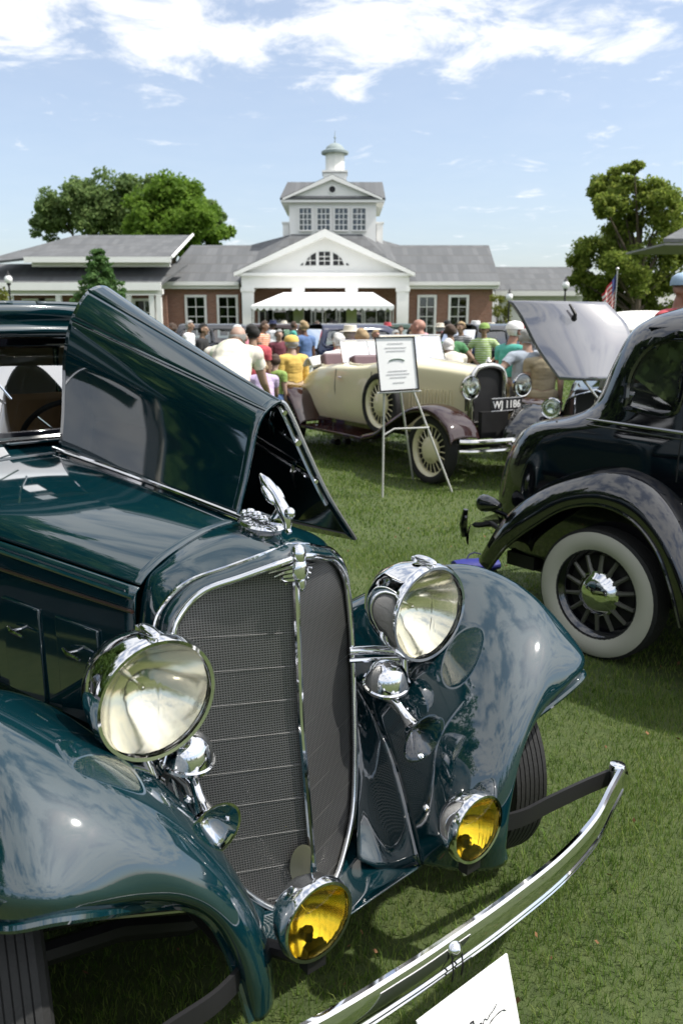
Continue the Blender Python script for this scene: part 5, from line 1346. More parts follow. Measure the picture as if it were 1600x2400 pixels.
# cream roadster in the middle distance
cm = thing('cream_roadster', 'cream open roadster with maroon fenders, cream wire wheels and low windshields', 'car', (.99, 8.93, 0), R(32 - 90))
YCM = .79
wheel_kw = dict(rim_m=CREAMP, cap_m=CREAMP, spokes=20, spoke_m=CREAMP, rim_r=.295, wire=True)
cbody = open_body(cm, [(-.02, .27, 1.25), (-.5, .34, 1.29), (-1.10, .44, 1.32), (-1.40, .52, 1.30), (-1.9, .585, 1.26), (-2.5, .60, 1.24), (-3.0, .57, 1.18), (-3.45, .48, 1.02), (-3.75, .30, .80), (-3.82, .12, .62)], YCM, CREAMP, [(-1.95, .42, .46, 1.08), (-2.78, .30, .44, 1.04)])
for cx_, lx, ly, zt in ((-1.95, .43, .47, 1.255), (-2.78, .31, .45, 1.205)):
    b = MB(); L_ = []
    for a in np.linspace(0, 2 * math.pi, 48)[:-1]:
        ca, sa = math.cos(a), math.sin(a)
        L_.append((cx_ + lx * math.copysign(abs(ca) ** .67, ca), YCM + ly * math.copysign(abs(sa) ** .67, sa), zt - .05 * abs(sa) ** 3 + .01))
    b.tube(L_, .022, 8, closed=True); b.build('cockpit_trim', CREAMP, cbody)
    b = MB(); b.box((cx_ - lx * .55, YCM, 1.16), (.16, .84, .34), Matrix.Rotation(R(-14), 3, 'Y')); b.bx(cx_ - lx * .5, cx_ + .15, YCM - .42, YCM + .42, .72, .92); b.build('seat', mat('plum_leather', (.16, .10, .11), .55, var=.1), cm, bevel=.03)
b = MB(); b.tube([(.0, YCM, 1.262), (-.55, YCM, 1.303), (-1.08, YCM, 1.332)], .007, 6); b.build('hinge_strip', NICKEL, cbody)
b = MB()
for k in range(14): b.bx(-.25 - k * .05, -.232 - k * .05, YCM - .345 - k * .0075, YCM - .325 - k * .0075, .72, 1.0)
b.build('louvres', CREAMP, cbody)
for xw, z0_, zt, wd, lean in ((-1.38, 1.29, 1.60, .50, -.10), (-2.36, 1.22, 1.52, .46, -.12)):
    b = MB(); P_ = [(xw, YCM - wd, z0_), (xw, YCM + wd, z0_), (xw + lean, YCM + wd * .96, zt), (xw + lean, YCM - wd * .96, zt)]
    b.tube([Vector(p) for p in P_], .013, 8, closed=True); b.tube([(xw, YCM, z0_), (xw + lean, YCM, zt)], .008, 6); wf_ = b.build('windshield_frame', NICKEL, cm)
    b = MB(); b.add(P_, [(0, 1, 2, 3)]); b.build('windshield', glass_mat('bright_glass', (0.9, 0.92, 0.92), 0.55), wf_, smooth=False)
b = MB()
for xd in (-1.52, -2.34):
    b = MB(); b.tube([(xd, YCM - .562 - (.02 if xd < -2 else 0), 1.16), (xd, YCM - .590 - (.015 if xd < -2 else 0), .90), (xd + .03, YCM - .585, .62)], .005, 5); b.build('door_seam', BLACK, cbody)
b = MB(); b.tube([(-2.22, YCM - .625, 1.06), (-2.12, YCM - .63, 1.055)], [.008, .010], 8); b.cyl((-2.22, YCM - .58, 1.06), (-2.22, YCM - .625, 1.06), .008); b.build('door_handle', NICKEL, cbody)
# folded white soft top behind the seats
b = MB(); b.grid(surf([[(-3.10 - .10 * k, YCM + y, 1.20 + .12 * math.sin(k * 1.05) - .05 * (y / .5) ** 2) for y in np.linspace(-.5, .5, 7)] for k in range(4)], 16, 20)); b.build('folded_top', CANVAS, cm, solid=.03)
for sgn in (-1, 1):
    wing(cm, [(.50, .56), (.42, .70), (.24, .82), (0.0, .875), (-.30, .83), (-.62, .68), (-.95, .50), (-1.25, .42)], -.13, .40, sgn, MAROON, 'front_fender', YCM)
    wing(cm, [(-2.75, .42), (-2.90, .60), (-3.08, .78), (-3.32, .875), (-3.60, .84), (-3.80, .68), (-3.90, .52)], -.13, .40, sgn, MAROON, 'rear_fender', YCM)
    y_ = 0.02 if sgn < 0 else 2 * YCM - .02
    b = MB(); b.box((-2.0, y_, .37), (1.56, .30, .04)); b.build('running_board', MAROON, cm, bevel=.01)
    b = MB(); b.bx(-2.7, -1.2, y_ + (.12 if sgn < 0 else -.16), y_ + (.16 if sgn < 0 else -.12), .38, .50); b.build('splash_panel', MAROON, cm)
    wheel(cm, (0, y_ - .02 * -sgn * 0, .38), .38, .14, sgn, **wheel_kw)
    wheel(cm, (-3.3, y_, .38), .38, .14, sgn, **wheel_kw)
    wheel(cm, (-1.08, y_ + (.07 if sgn < 0 else -.07), .80), .37, .13, sgn, **wheel_kw)
    hl_ = round_lamp(cm, (.18, YCM + sgn * .39, 1.06), .13, NICKEL)
    b = MB(); b.tube([(.10, YCM + sgn * .39, .94), (.06, YCM + sgn * .35, .80)], .018, 8); b.build('lamp_stem', NICKEL, cm)
b = MB()                                                         # radiator with nickel surround
sh = [(-.235, .62), (-.245, 1.0), (-.235, 1.17), (-.16, 1.255), (0, 1.285), (.16, 1.255), (.235, 1.17), (.245, 1.0), (.235, .62)]
pts = crs([(.02, YCM + y, z) for y, z in sh], 40)
b.tube([tuple(p) for p in pts], .035, 10); b.tube([(.02, YCM - .235, .63), (.02, YCM + .235, .63)], .03, 8); b.build('radiator_surround', NICKEL, cm)
b = MB(); b.prism([(.0, YCM + y, z) for y, z in sh], (-.05, 0, 0)); b.build('radiator_core', BLACK, cm, smooth=False)
b = MB(); b.lathe([(0, .03), (.02, .035), (.04, .02), (.06, .012), (.075, 0)], (.01, YCM, 1.31), (0, 0, 1), 14); b.build('radiator_cap', NICKEL, cm)
round_lamp(cm, (.42, YCM + .36, .68), .095, NICKEL, 'driving_lamp')
b = MB(); b.tube([(.36, YCM + .36, .60), (.36, YCM + .36, .48)], .014, 8); b.build('lamp_stem', NICKEL, cm)
pl8 = MB(); pl8.box((.34, YCM - .01, .875), (.012, .46, .135)); plate = pl8.build('number_plate', mat('plate_black', (.015, .015, .017), .45), cm, bevel=.003)
b = MB(); b.tube([(.342, YCM - .235, .807), (.342, YCM + .215, .807), (.342, YCM + .215, .943), (.342, YCM - .235, .943)], .008, 6, closed=True); b.build('plate_frame', STEEL, plate)
def text_part(txt, size, loc, rot, m, parent, name='lettering'):
    cu_ = bpy.data.curves.new(name, 'FONT'); cu_.body = txt; cu_.size = size; cu_.extrude = .001; cu_.align_x = 'CENTER'; cu_.align_y = 'CENTER'; cu_.offset = size * .02
    to = bpy.data.objects.new(name, cu_); COL.objects.link(to)
    dg_ = bpy.context.evaluated_depsgraph_get(); me_ = bpy.data.meshes.new_from_object(to.evaluated_get(dg_))
    bpy.data.objects.remove(to); bpy.data.curves.remove(cu_)
    o_ = bpy.data.objects.new(name, me_); COL.objects.link(o_); me_.materials.clear(); me_.materials.append(m); o_.parent = parent; o_.location = loc; o_.rotation_euler = rot
    return o_
text_part('WJ 1186', .115, (.348, YCM - .01, .872), (R(90), 0, R(90)), mat('plate_white', (.75, .75, .74), .5), plate)
b = MB(); b.bx(.10, .16, YCM - .2, YCM + .2, .48, .78); b.build('apron', BLACK, cm)
b = MB()
for z_ in (.43, .53):
    b.tube([tuple(p) for p in crs([(.50, YCM - .80, z_), (.60, YCM - .66, z_), (.66, YCM - .3, z_), (.67, YCM, z_), (.66, YCM + .3, z_), (.60, YCM + .66, z_), (.50, YCM + .80, z_)], 30)], .026, 8)
bmp = b.build('bumper', NICKEL, cm)
b = MB(); b.ell((.69, YCM, .48), (.03, .035, .095)); b.build('bumper_clamp', NICKEL, bmp)
b = MB()
for y_ in (-.35, .35): b.tube([(.64, YCM + y_, .48), (.4, YCM + y_, .46), (.1, YCM + y_, .46)], .02, 8)
b.bx(-3.6, .2, YCM - .38, YCM - .32, .40, .48); b.bx(-3.6, .2, YCM + .32, YCM + .38, .40, .48); b.bx(-.03, .03, 0.05, 2 * YCM - .05, .35, .41); b.bx(-3.33, -3.27, 0.05, 2 * YCM - .05, .35, .41); b.build('chassis', BLACK, cm)

# dark convertible with its hood tipped up and a white canvas top
cv_ = thing('dark_convertible', 'dark convertible with broad hood raised, painted grey for sky reflection, white canvas top behind it', 'car', (2.77, 8.81, 0), R(-30 - 90))
ci = cv_.matrix_basis.inverted()
open_body(cv_, [(.05, .36, 1.0), (-.3, .42, 1.05), (-1.05, .58, 1.10), (-1.4, .66, 1.12), (-2.2, .70, 1.10), (-3.0, .66, 1.02), (-3.5, .50, .80), (-3.7, .3, .6)], 0, BLACKP, [(-1.95, .6, .56, .95)])
b = MB()
e0_ = [at(1282, 872, 8.45), at(1230, 800, 8.66), at(1196, 735, 8.84), at(1166, 690, 8.95)]
e2_ = [at(1430, 872, 8.45), at(1448, 800, 8.60), at(1440, 748, 8.74), at(1392, 694, 8.90)]
ctl = []
for p, q in zip(e0_, e2_):
    row = [p.lerp(q, t) for t in (0, .25, .5, .75, 1)]
    for t, r in zip((0, .25, .5, .75, 1), row): r.y -= .10 * (1 - (2 * t - 1) ** 2)
    ctl.append([tuple(ci @ r) for r in row])
HA = surf(ctl, 24, 24)
b.grid(HA); hd_ = b.build('raised_hood', mat('sky_reflection_grey', (.09, .09, .11), .45, coat=1.0, coat_ior=2.6, spec=.2), cv_, angle=60, solid=.012)  # grey base stands in for clouds mirrored on the dark paint
p = HA[18, 12]; n_ = ci.to_3x3() @ Vector((0, -1, .25)); n_.normalize()
b = MB(); b.tube([tuple(Vector(p) + n_ * .01 + Vector((0, 0, -.05))), tuple(Vector(p) + n_ * .05), tuple(Vector(p) + n_ * .04 + Vector((0, -.06, .10)))], [.035, .020, .012], 8); b.build('hood_mascot', BLACK, hd_)
b = MB(); b.tube([tuple(HA[2, 8] + np.array([0, 0, -.04])), tuple(ci @ Vector((2.66, 8.5, 1.0)))], .014, 8); b.build('prop_rod', STEEL, cv_)
for sgn in (-1, 1):
    wing(cv_, [(.55, .50), (.45, .68), (.2, .82), (-.05, .86), (-.4, .78), (-.8, .55), (-1.1, .4)], -.88, .40, sgn, BLACKP, 'front_fender', 0)
    wing(cv_, [(-2.4, .4), (-2.6, .64), (-2.85, .82), (-3.1, .85), (-3.4, .74), (-3.6, .5)], -.88, .40, sgn, BLACKP, 'rear_fender', 0)
    for x_ in (0, -3.0): wheel(cv_, (x_, sgn * .72, .36), .36, .15, sgn, rim_m=BLACKP, wall_m=WHITEWALL)
    round_lamp(cv_, (.30, sgn * .42, .86), .11)
    b = MB(); b.box((-1.75, sgn * .78, .36), (1.4, .24, .04)); b.build('running_board', BLACK, cv_)
b = MB(); b.box((.12, 0, .78), (.10, .46, .56), Matrix.Rotation(R(-8), 3, 'Y')); b.build('grille', BLACK, cv_, bevel=.03)
b = MB(); b.tube([(.175, 0, .52), (.16, 0, .80), (.12, 0, 1.04)], .012, 8); b.tube([(.18, -.2, .52), (.16, -.2, 1.0), (.14, 0, 1.06), (.16, .2, 1.0), (.18, .2, .52)], .012, 8); b.build('grille_rim', CHROME, cv_)
b = MB(); b.tube([tuple(p) for p in crs([(.55, -.8, .48), (.68, -.4, .48), (.7, 0, .48), (.68, .4, .48), (.55, .8, .48)], 20)], .035, 8)
for y_ in (-.35, .35): b.tube([(.66, y_, .48), (.1, y_, .46)], .02, 8)
b.build('bumper', CHROME, cv_)
b = MB(); b.grid(surf([[(x, y, z - dz_ * (abs(y) / .62) ** 2.5) for y in np.linspace(-.62, .62, 9)] for x, z, dz_ in ((-1.40, 1.66, .06), (-1.55, 1.78, .08), (-2.0, 1.90, .10), (-2.4, 1.88, .10), (-2.65, 1.70, .10), (-2.75, 1.30, .1), (-2.76, 1.10, .1))], 30, 24)); b.build('canvas_top', CANVAS, cv_, angle=60, solid=.012)
b = MB(); b.tube([(-1.30, -.58, 1.10), (-1.40, -.56, 1.62), (-1.40, .56, 1.62), (-1.30, .58, 1.10)], .02, 8); b.build('windshield_frame', CHROME, cv_)
b = MB(); b.bx(-3.4, .1, -.36, .36, .36, .46); b.build('chassis', BLACK, cv_)

# parked sedans further off in the crowd
def parked_sedan(label, px, Y, rzdeg, m, xy=None):
    g = at(px, 741, Y)
    t = thing('parked_sedan', label, 'car', (*xy, 0) if xy else (g.x, Y, 0), R(rzdeg), 'old cars parked in the crowd')
    lv = [(.42, -2.0, .62, .55), (.70, -2.04, .66, .55), (1.0, -1.98, .67, .55), (1.15, -1.92, .66, .55), (1.5, -1.75, .60, .42), (1.66, -1.6, .50, .36), (1.72, -1.35, .30, .30), (1.735, -1.0, .04, .2)]
    bd = shell('body', lv, 0, [[(-1.4, 1.20), (-1.4, 1.52), (-.62, 1.56), (-.62, 1.20)], [(-.52, 1.20), (-.52, 1.56), (.25, 1.55), (.38, 1.20)]], [m, DARKIN], t, n=30, n_side=34)
    C_ = [[(x, -w * math.cos(a), .60 + (zt - .60) * max(math.sin(a), 0) ** .5) for a in np.linspace(0, math.pi, 13)] for x, w, zt in ((.50, .60, 1.14), (1.0, .50, 1.12), (1.6, .36, 1.08), (1.85, .26, 1.02))]
    b = MB(); b.grid(surf(C_, 16, 30)); b.build('hood', m, t, angle=60)
    b = MB(); b.add([(.55, -.58, 1.14), (.55, .58, 1.14), (.38, .50, 1.60), (.38, -.50, 1.60)], [(0, 1, 2, 3)]); b.build('windshield', GLASS, t, smooth=False)
    b = MB(); b.bx(1.84, 1.90, -.24, .24, .46, 1.02); b.build('grille', CHROME, t, bevel=.02)
    b = MB(); b.tube([tuple(p) for p in crs([(2.15, -.78, .46), (2.28, -.4, .46), (2.3, 0, .46), (2.28, .4, .46), (2.15, .78, .46)], 16)], .035, 6); b.tube([(2.27, -.3, .46), (1.6, -.3, .45)], .02, 6); b.tube([(2.27, .3, .46), (1.6, .3, .45)], .02, 6); b.build('bumper', CHROME, t)
    b = MB(); b.bx(-1.9, 1.7, -.34, .34, .34, .46); b.build('chassis', BLACK, t)
    for sg in (-1, 1):
        wing(t, [(2.1, .42), (2.0, .62), (1.75, .80), (1.45, .84), (1.1, .74), (.75, .5), (.5, .38)], -.86, .38, sg, m, 'front_fender', 0)
        wing(t, [(-.75, .38), (-.95, .62), (-1.2, .80), (-1.45, .83), (-1.75, .72), (-1.98, .45)], -.86, .36, sg, m, 'rear_fender', 0)
        for x_ in (1.5, -1.45): wheel(t, (x_, sg * .72, .36), .36, .15, sg, rim_m=m)
        round_lamp(t, (1.86, sg * .42, .90), .11)
        b = MB(); b.box((0, sg * .76, .36), (1.3, .22, .04)); b.build('running_board', BLACK, t)
NAVYP = mat('navy_lacquer', (.012, .018, .05), .5, coat=1.0, coat_ior=1.7, spec=0.0)
GREENP = mat('green_lacquer', (.01, .04, .02), .5, coat=1.0, coat_ior=1.7, spec=0.0)
GREYP = mat('grey_lacquer', (.22, .23, .24), .5, coat=1.0, spec=0.0)
parked_sedan('black parked sedan standing alongside the teal sedan, nearest the camera', 784, 1.0, CAR_A - 90, BLACKP, xy=(-3.25, 1.75))
parked_sedan('navy parked sedan near the centre of the crowd behind the yellow jacket', 752, 21, 205, NAVYP)
parked_sedan('black parked sedan at the left of the crowd below the brick wall', 440, 24, 190, BLACKP)
parked_sedan('black parked sedan in the crowd right of the easel sign', 1085, 19.5, 215, BLACKP)
parked_sedan('dark green parked sedan in front of the marquee', 855, 31, 180, GREENP)
parked_sedan('maroon parked sedan at the left end of the marquee', 600, 30, 160, MAROON)
parked_sedan('grey parked sedan beyond the convertible', 1180, 27, 170, GREYP)

# ------------------------------------------------------------------ easel with framed notice
es = thing('easel_sign', 'framed white notice on a thin metal easel before the cream roadster', 'sign', (.80, 8.2, 0))
def el(p): return p - es.location
YS = 8.05
EASELM = mat('grey_enamel', (.55, .55, .53), .4, rvar=.1)
FL, FRr = ground_at(878, 1142), ground_at(1038, 1132)
tl_, tr_, br_, bl_ = at(861, 776, YS + .10), at(950, 774, YS + .10), at(961, 893, YS - .02), at(873, 899, YS - .02)
b = MB(); b.prism([el(q) for q in (bl_, br_, tr_, tl_)], (0, .012, 0)); bd = b.build('notice', PAPER, es, smooth=False)
b = MB(); b.tube([el(q) + Vector((0, -.002, 0)) for q in (bl_, br_, tr_, tl_)], .011, 6, closed=True); b.build('notice_frame', BLACK, bd)
def on_notice(u, v, d=.004):
    a = bl_.lerp(br_, u); c = tl_.lerp(tr_, u); return el(a.lerp(c, v)) + Vector((0, -d, 0))
for k, (u0, u1, v) in enumerate(((.30, .70, .88), (.22, .78, .80), (.25, .75, .74), (.25, .75, .36), (.20, .80, .30), (.28, .72, .24), (.35, .65, .14))):
    b = MB(); b.prism([on_notice(u0, v), on_notice(u1, v), on_notice(u1, v + .012), on_notice(u0, v + .012)], (0, -.001, 0)); b.build('print_line', GREYINK, bd, smooth=False)
b = MB(); b.tube([on_notice(.5 + .20 * math.cos(a), .54 + .05 * math.sin(a), .005) for a in np.linspace(.2, 2.9, 14)], .006, 5); b.build('crest', mat('grey_green_ink', (.16, .22, .18), .7), bd)
for name_, A_, B_ in (('leg', at(882, 900, YS), FL), ('leg', at(935, 860, YS + .05), FRr)):
    b = MB(); b.tube([el(A_) + Vector((0, .03, 0)), el(B_)], .011, 8); b.build(name_, EASELM, es)
b = MB(); b.tube([el(at(905, 800, YS + .1)) + Vector((0, .03, 0)), Vector((.02, .95, 0))], .011, 8); b.build('leg', EASELM, es)
b = MB(); b.tube([el(at(880, 1000, YS + .12)), el(at(905, 985, YS + .12)), el(at(985, 982, YS + .16))], .009, 8); b.build('crossbar', EASELM, es)
b = MB(); b.tube([el(at(866, 903, YS - .02)), el(at(966, 898, YS - .02))], .009, 8); b.build('ledge', EASELM, es)

# ------------------------------------------------------------------ people
def capsule(b, A, B, ra, rb, sq=1.0, n=14):
    A, B = Vector(A), Vector(B); d = B - A; L = d.length; d.normalize()
    prof = [(-ra, 0)] + [(-ra * math.cos(t), ra * math.sin(t)) for t in (.5, 1.0)] + [(0, ra), (L, rb)] + [(L + rb * math.sin(t), rb * math.cos(t)) for t in (.55, 1.05)] + [(L + rb, 0)]
    k = len(b.v); b.lathe(prof, A, d, n)
    if sq != 1.0:
        for i in range(k, len(b.v)):
            x, y, z = b.v[i]; cyy = A.y + (B.y - A.y) * min(max((Vector((x, y, z)) - A).dot(d) / max(L, 1e-6), 0), 1); b.v[i] = (x, cyy + (y - cyy) * sq, z)
def rotx(p, a, o): p = Vector(p) - Vector(o); p = Matrix.Rotation(a, 3, 'X') @ p; return p + Vector(o)
BODIES = {}
def make_body(key, pitch=0.0, arms=None, stride=0.0, sit=False, head_turn=0.0, belly=0.0, wide=1.0):
    pel = Vector((0, 0, .95))
    up = lambda p: rotx(p, R(pitch), pel)
    S = []                                                       # (region, A, B, ra, rb, squash)
    S.append(('torso', up((0, 0, 1.00)), up((0, -.01 - belly * .3, 1.16)), .150 * wide, .150 * wide + belly * .4, .72))
    S.append(('torso', up((0, -.01 - belly * .3, 1.16)), up((0, .0, 1.33)), .150 * wide + belly * .3, .165 * wide, .70))
    S.append(('torso', up((-.13 * wide, .01, 1.39)), up((.13 * wide, .01, 1.39)), .085, .085, .95))
    S.append(('pelvis', (-.06, .01, .93), (.06, .01, .93), .135, .135, .85))
    S.append(('neck', up((0, .02, 1.42)), up((0, -.005, 1.56)), .062, .056, 1))
    hd = up((0, -.02, 1.645))
    rh = Matrix.Rotation(R(head_turn), 3, 'Z')
    def hp(x, y, z): return hd + rh @ Vector((x, y, z))
    S.append(('head', hp(0, .018, .03), hp(0, .005, .040), .081, .077, 1)); S.append(('head', hp(0, -.028, -.02), hp(0, -.042, -.072), .066, .042, 1))
    S.append(('nose', hp(0, -.096, .012), hp(0, -.118, -.022), .011, .015, 1))
    for s in (-1, 1): S.append(('ear', hp(s * .088, .012, .012), hp(s * .084, .008, -.022), .016, .012, 1)); S.append(('head', hp(s * .03, -.088, .030), hp(s * .045, -.078, .030), .012, .010, 1))
    arms = arms or (((.10, 0, -1), (.03, -.25, -1)), ((.10, 0, -1), (.03, -.25, -1)))
    for s, (ua, fa) in zip((-1, 1), arms):
        sh_ = up((s * .195 * wide, .01, 1.40))
        u = Vector((s * ua[0], ua[1], ua[2])).normalized(); f = Vector((s * fa[0], fa[1], fa[2])).normalized()
        elb = sh_ + u * .29; wr = elb + f * .25
        S.append(('upperarm', sh_, sh_ + u * .13, .062, .052, 1)); S.append(('upperarm2', sh_ + u * .13, elb, .052, .042, 1)); S.append(('forearm', elb, wr, .042, .028, 1))
        pm = wr + f * .08; S.append(('hand', wr + f * .02, pm, .030, .034, .8))
        o1 = f.orthogonal().normalized()
        for k in range(4):
            q = pm + o1 * (k - 1.5) * .018; S.append(('hand', q, q + f * (.075 - .01 * abs(k - 1.2)) + Vector((0, -.012, -.004)), .0095, .0085, 1))
        S.append(('hand', wr + f * .03 + o1 * .028, wr + f * .085 + o1 * .055, .012, .009, 1))
    for s in (-1, 1):
        hip = Vector((s * .095, 0, .92)); st = stride * s
        if sit: kn = hip + Vector((s * .03, -.43, -.02)); an = kn + Vector((0, .02, -.41))
        else: kn = Vector((s * .10, -.02 + st * .5 - abs(st) * .1, .51)); an = Vector((s * .105, .02 + st, .085 + max(st, 0) * .25))
        S.append(('thigh', hip, kn, .088, .060, 1)); S.append(('shin', kn, kn.lerp(an, .35), .060, .058, 1)); S.append(('shin', kn.lerp(an, .35), an, .058, .040, 1))
        S.append(('foot', an + Vector((0, .03, -.035)), an + Vector((s * .02, -.15, -.045)), .044, .036, 1))
    b = MB()
    for reg, A_, B_, ra, rb, sq in S: capsule(b, A_, B_, ra, rb, sq)
    me_ = bpy.data.meshes.new('tmp'); me_.from_pydata(b.v, [], b.f)
    to = bpy.data.objects.new('tmp', me_); COL.objects.link(to)
    md = to.modifiers.new('r', 'REMESH'); md.mode = 'VOXEL'; md.voxel_size = .0135
    md = to.modifiers.new('s', 'SMOOTH'); md.factor = .5; md.iterations = 3
    dg_ = bpy.context.evaluated_depsgraph_get(); bm_ = bpy.data.meshes.new_from_object(to.evaluated_get(dg_)); bpy.data.objects.remove(to); bpy.data.meshes.remove(me_)
    bm_.name = 'person'
    n = len(bm_.vertices); co = np.empty(n * 3); bm_.vertices.foreach_get('co', co); co = co.reshape(-1, 3)
    nr = np.empty(n * 3); bm_.vertices.foreach_get('normal', nr); nr = nr.reshape(-1, 3)
    best = np.full(n, 1e9); reg = np.zeros(n, int); names = sorted({s[0] for s in S})
    for rname, A_, B_, ra, rb, sq in S:
        a = np.array(A_); d = np.array(B_) - a; L2 = d @ d
        t = np.clip(((co - a) @ d) / L2, 0, 1); q = co - (a + t[:, None] * d); q[:, 1] /= sq
        dd = np.linalg.norm(q, axis=1) - (ra + (rb - ra) * t); k = dd < best; best[k] = dd[k]; reg[k] = names.index(rname)
    polys = [tuple(p.vertices) for p in bm_.polygons]
    def sub(regs, off, extra=None, nm='cloth', fold=.007):
        ids = {names.index(r) for r in regs if r in names}
        ok = np.isin(reg, list(ids))
        if extra is not None: ok &= extra
        fs = [p for p in polys if all(ok[i] for i in p)]
        used = sorted({i for p in fs for i in p}); mp = {i: j for j, i in enumerate(used)}
        m_ = bpy.data.meshes.new(nm); m_.from_pydata([tuple(co[i] + nr[i] * (off + fold * (mnoise.noise(Vector(co[i]) * 11.0) + .6 * mnoise.noise(Vector((co[i][0] * 9, co[i][1] * 9, co[i][2] * 34)))))) for i in used], [], [tuple(mp[i] for i in p) for p in fs]); m_.shade_smooth(); m_.materials.append(None)
        return m_
    hc = np.array(hd); loc_h = (co - hc) @ np.array(rh)          # head coordinates
    hairy = (loc_h[:, 2] > .055 + np.clip(loc_h[:, 1] * -.35, -.2, .05)) | ((loc_h[:, 1] > .005) & (loc_h[:, 2] > -.075))
    fringe = (loc_h[:, 1] > -.01) & (loc_h[:, 2] > -.055) & (loc_h[:, 2] < .045)
    bm_.shade_smooth(); bm_.materials.clear()
    for _ in range(3): bm_.materials.append(None)
    eyes = [np.array(hp(s * .034, -.098, .018)) for s in (-1, 1)]; mouth = np.array(hp(0, -.098, -.056))
    for p in bm_.polygons:
        c = np.array(p.center)
        if min(np.linalg.norm(c - e) for e in eyes) < .013: p.material_index = 1
        elif abs(c[2] - mouth[2]) < .008 and np.linalg.norm(c - mouth) < .03: p.material_index = 2
    BODIES[key] = dict(body=bm_, shirt=sub(['torso', 'upperarm'], .014, nm='shirt'), longshirt=sub(['torso', 'upperarm', 'upperarm2', 'forearm'], .014, nm='shirt'), trousers=sub(['pelvis', 'thigh', 'shin'], .013, nm='trousers'), shorts=sub(['pelvis', 'thigh'], .016, nm='shorts'),
                       shoes=sub(['foot'], .010, nm='shoes'), hair=sub(['head', 'ear', 'neck'], .021, hairy, 'hair', .016), fringe=sub(['head'], .013, fringe, 'hair', .012), head=hd, rh=rh)
D = (.10, 0, -1)
make_body('stand', 2, None, .04)
make_body('fold', 6, ((D, (-.35, -1, .05)), (D, (-.35, -1, .05))), .03, belly=.06)
make_body('walk', 4, (((.10, .35, -1), (.0, -.2, -1)), ((.10, -.35, -1), (0, -.7, -.8))), .22)
make_body('lean', 30, (((.15, -.5, -1), (0, -.8, -.5)), ((.15, -.5, -1), (0, -.8, -.5))), .06, belly=.05, wide=1.08)
make_body('bend', 48, (((.15, -.5, -1), (0, -.8, -.5)), ((.15, -.5, -1), (0, -.8, -.5))), .06, belly=.05, wide=1.15)
make_body('hips', 0, (((.75, .1, -.8), (-.75, -.3, -.55)), ((.75, .1, -.8), (-.75, -.3, -.55))), .05, belly=.03)
make_body('look', 14, (((.12, -.2, -1), (-.2, -1, .1)), ((.12, .05, -1), (.03, -.25, -1))), .05, head_turn=25, belly=.07, wide=1.05)
SKINS = [mat('skin_%s' % n, c, .55) for n, c in (('fair', (.42, .28, .22)), ('ruddy', (.38, .20, .15)), ('tan', (.30, .19, .13)), ('brown', (.14, .07, .045)))]
EYE = mat('eye_dark', (.03, .025, .02), .3); LIP = mat('lip', (.30, .10, .09), .5)
HAIRC = {'grey': (.30, .30, .29), 'white': (.62, .61, .58), 'brown': (.07, .04, .025), 'black': (.012, .011, .01), 'blond': (.36, .24, .10)}
CLOTH = {}
def cloth(c, name):
    g_ = sum(c) / 3; c = tuple(v * .78 + g_ * .22 for v in c)       # washed cotton rather than pure dye
    if name not in CLOTH: CLOTH[name] = mat('cloth_' + name, c, .85, var=.15, vscale=9, bump=.25, bscale=25, sheen=.1)
    return CLOTH[name]
def check_nodes(t, b):
    tc = t.nodes.new('ShaderNodeTexCoord')
    n = t.nodes.new('ShaderNodeTexVoronoi'); n.inputs['Scale'].default_value = 16; t.links.new(tc.outputs['Object'], n.inputs['Vector'])
    sp = t.nodes.new('ShaderNodeSeparateColor'); t.links.new(n.outputs['Color'], sp.inputs[0])
    col = _ramp(t, sp.outputs[0], [(0.0, (.76, .70, .60)), (.45, (.82, .77, .68)), (.62, (.74, .56, .50)), (.72, (.80, .76, .64)), (.88, (.60, .64, .50))])
    t.links.new(col, b.inputs['Base Color']); b.inputs['Roughness'].default_value = .85
CLOTH['patterned'] = node_mat('cloth_patterned', check_nodes)
SHIRTC = dict(red=(.50, .03, .05), pink=(.75, .22, .30), navy=(.02, .03, .10), blue=(.06, .14, .34), skyblue=(.30, .45, .62), white=(.78, .78, .77), grey=(.30, .32, .36), charcoal=(.05, .05, .055), black=(.015, .015, .017), yellow=(.72, .46, .03), orange=(.65, .20, .05), green=(.05, .22, .07), lime=(.25, .40, .06), teal=(.02, .42, .33), cream=(.66, .60, .48), maroon=(.16, .02, .04), lilac=(.50, .38, .62), khaki=(.32, .26, .15), emerald=(.02, .34, .14), tan=(.45, .33, .20), bluegrey=(.32, .38, .46), brown=(.12, .07, .04))
def striped(c, name):
    key = 'striped_' + name
    if key in CLOTH: return CLOTH[key]
    def fn(t, b):
        tc = t.nodes.new('ShaderNodeTexCoord')
        w = t.nodes.new('ShaderNodeTexWave'); w.bands_direction = 'Z'; w.inputs['Scale'].default_value = 7.0; w.inputs['Distortion'].default_value = 1.5; w.inputs['Detail'].default_value = 3
        t.links.new(tc.outputs['Object'], w.inputs['Vector'])
        col = _ramp(t, w.outputs['Fac'], [(.52, c), (.62, tuple(.35 * v + .45 for v in c))])
        t.links.new(col, b.inputs['Base Color']); b.inputs['Roughness'].default_value = .85
    CLOTH[key] = node_mat('cloth_' + key, fn)
    return CLOTH[key]
CAPME = MB()
CAPME.lathe([(0, .112), (.03, .112), (.075, .098), (.105, .06), (.115, 0)], (0, .008, .04), (0, 0, 1), 20)
CAPME.prism([Vector((.085 * math.sin(a) * 1.0, -.085 * math.cos(a) - .02 - .075 * math.cos(a) ** 2, .048 - .012 * math.cos(a))) for a in np.linspace(-1.3, 1.3, 11)], (0, 0, .006))
CAPMESH = CAPME.mesh('cap', None); 
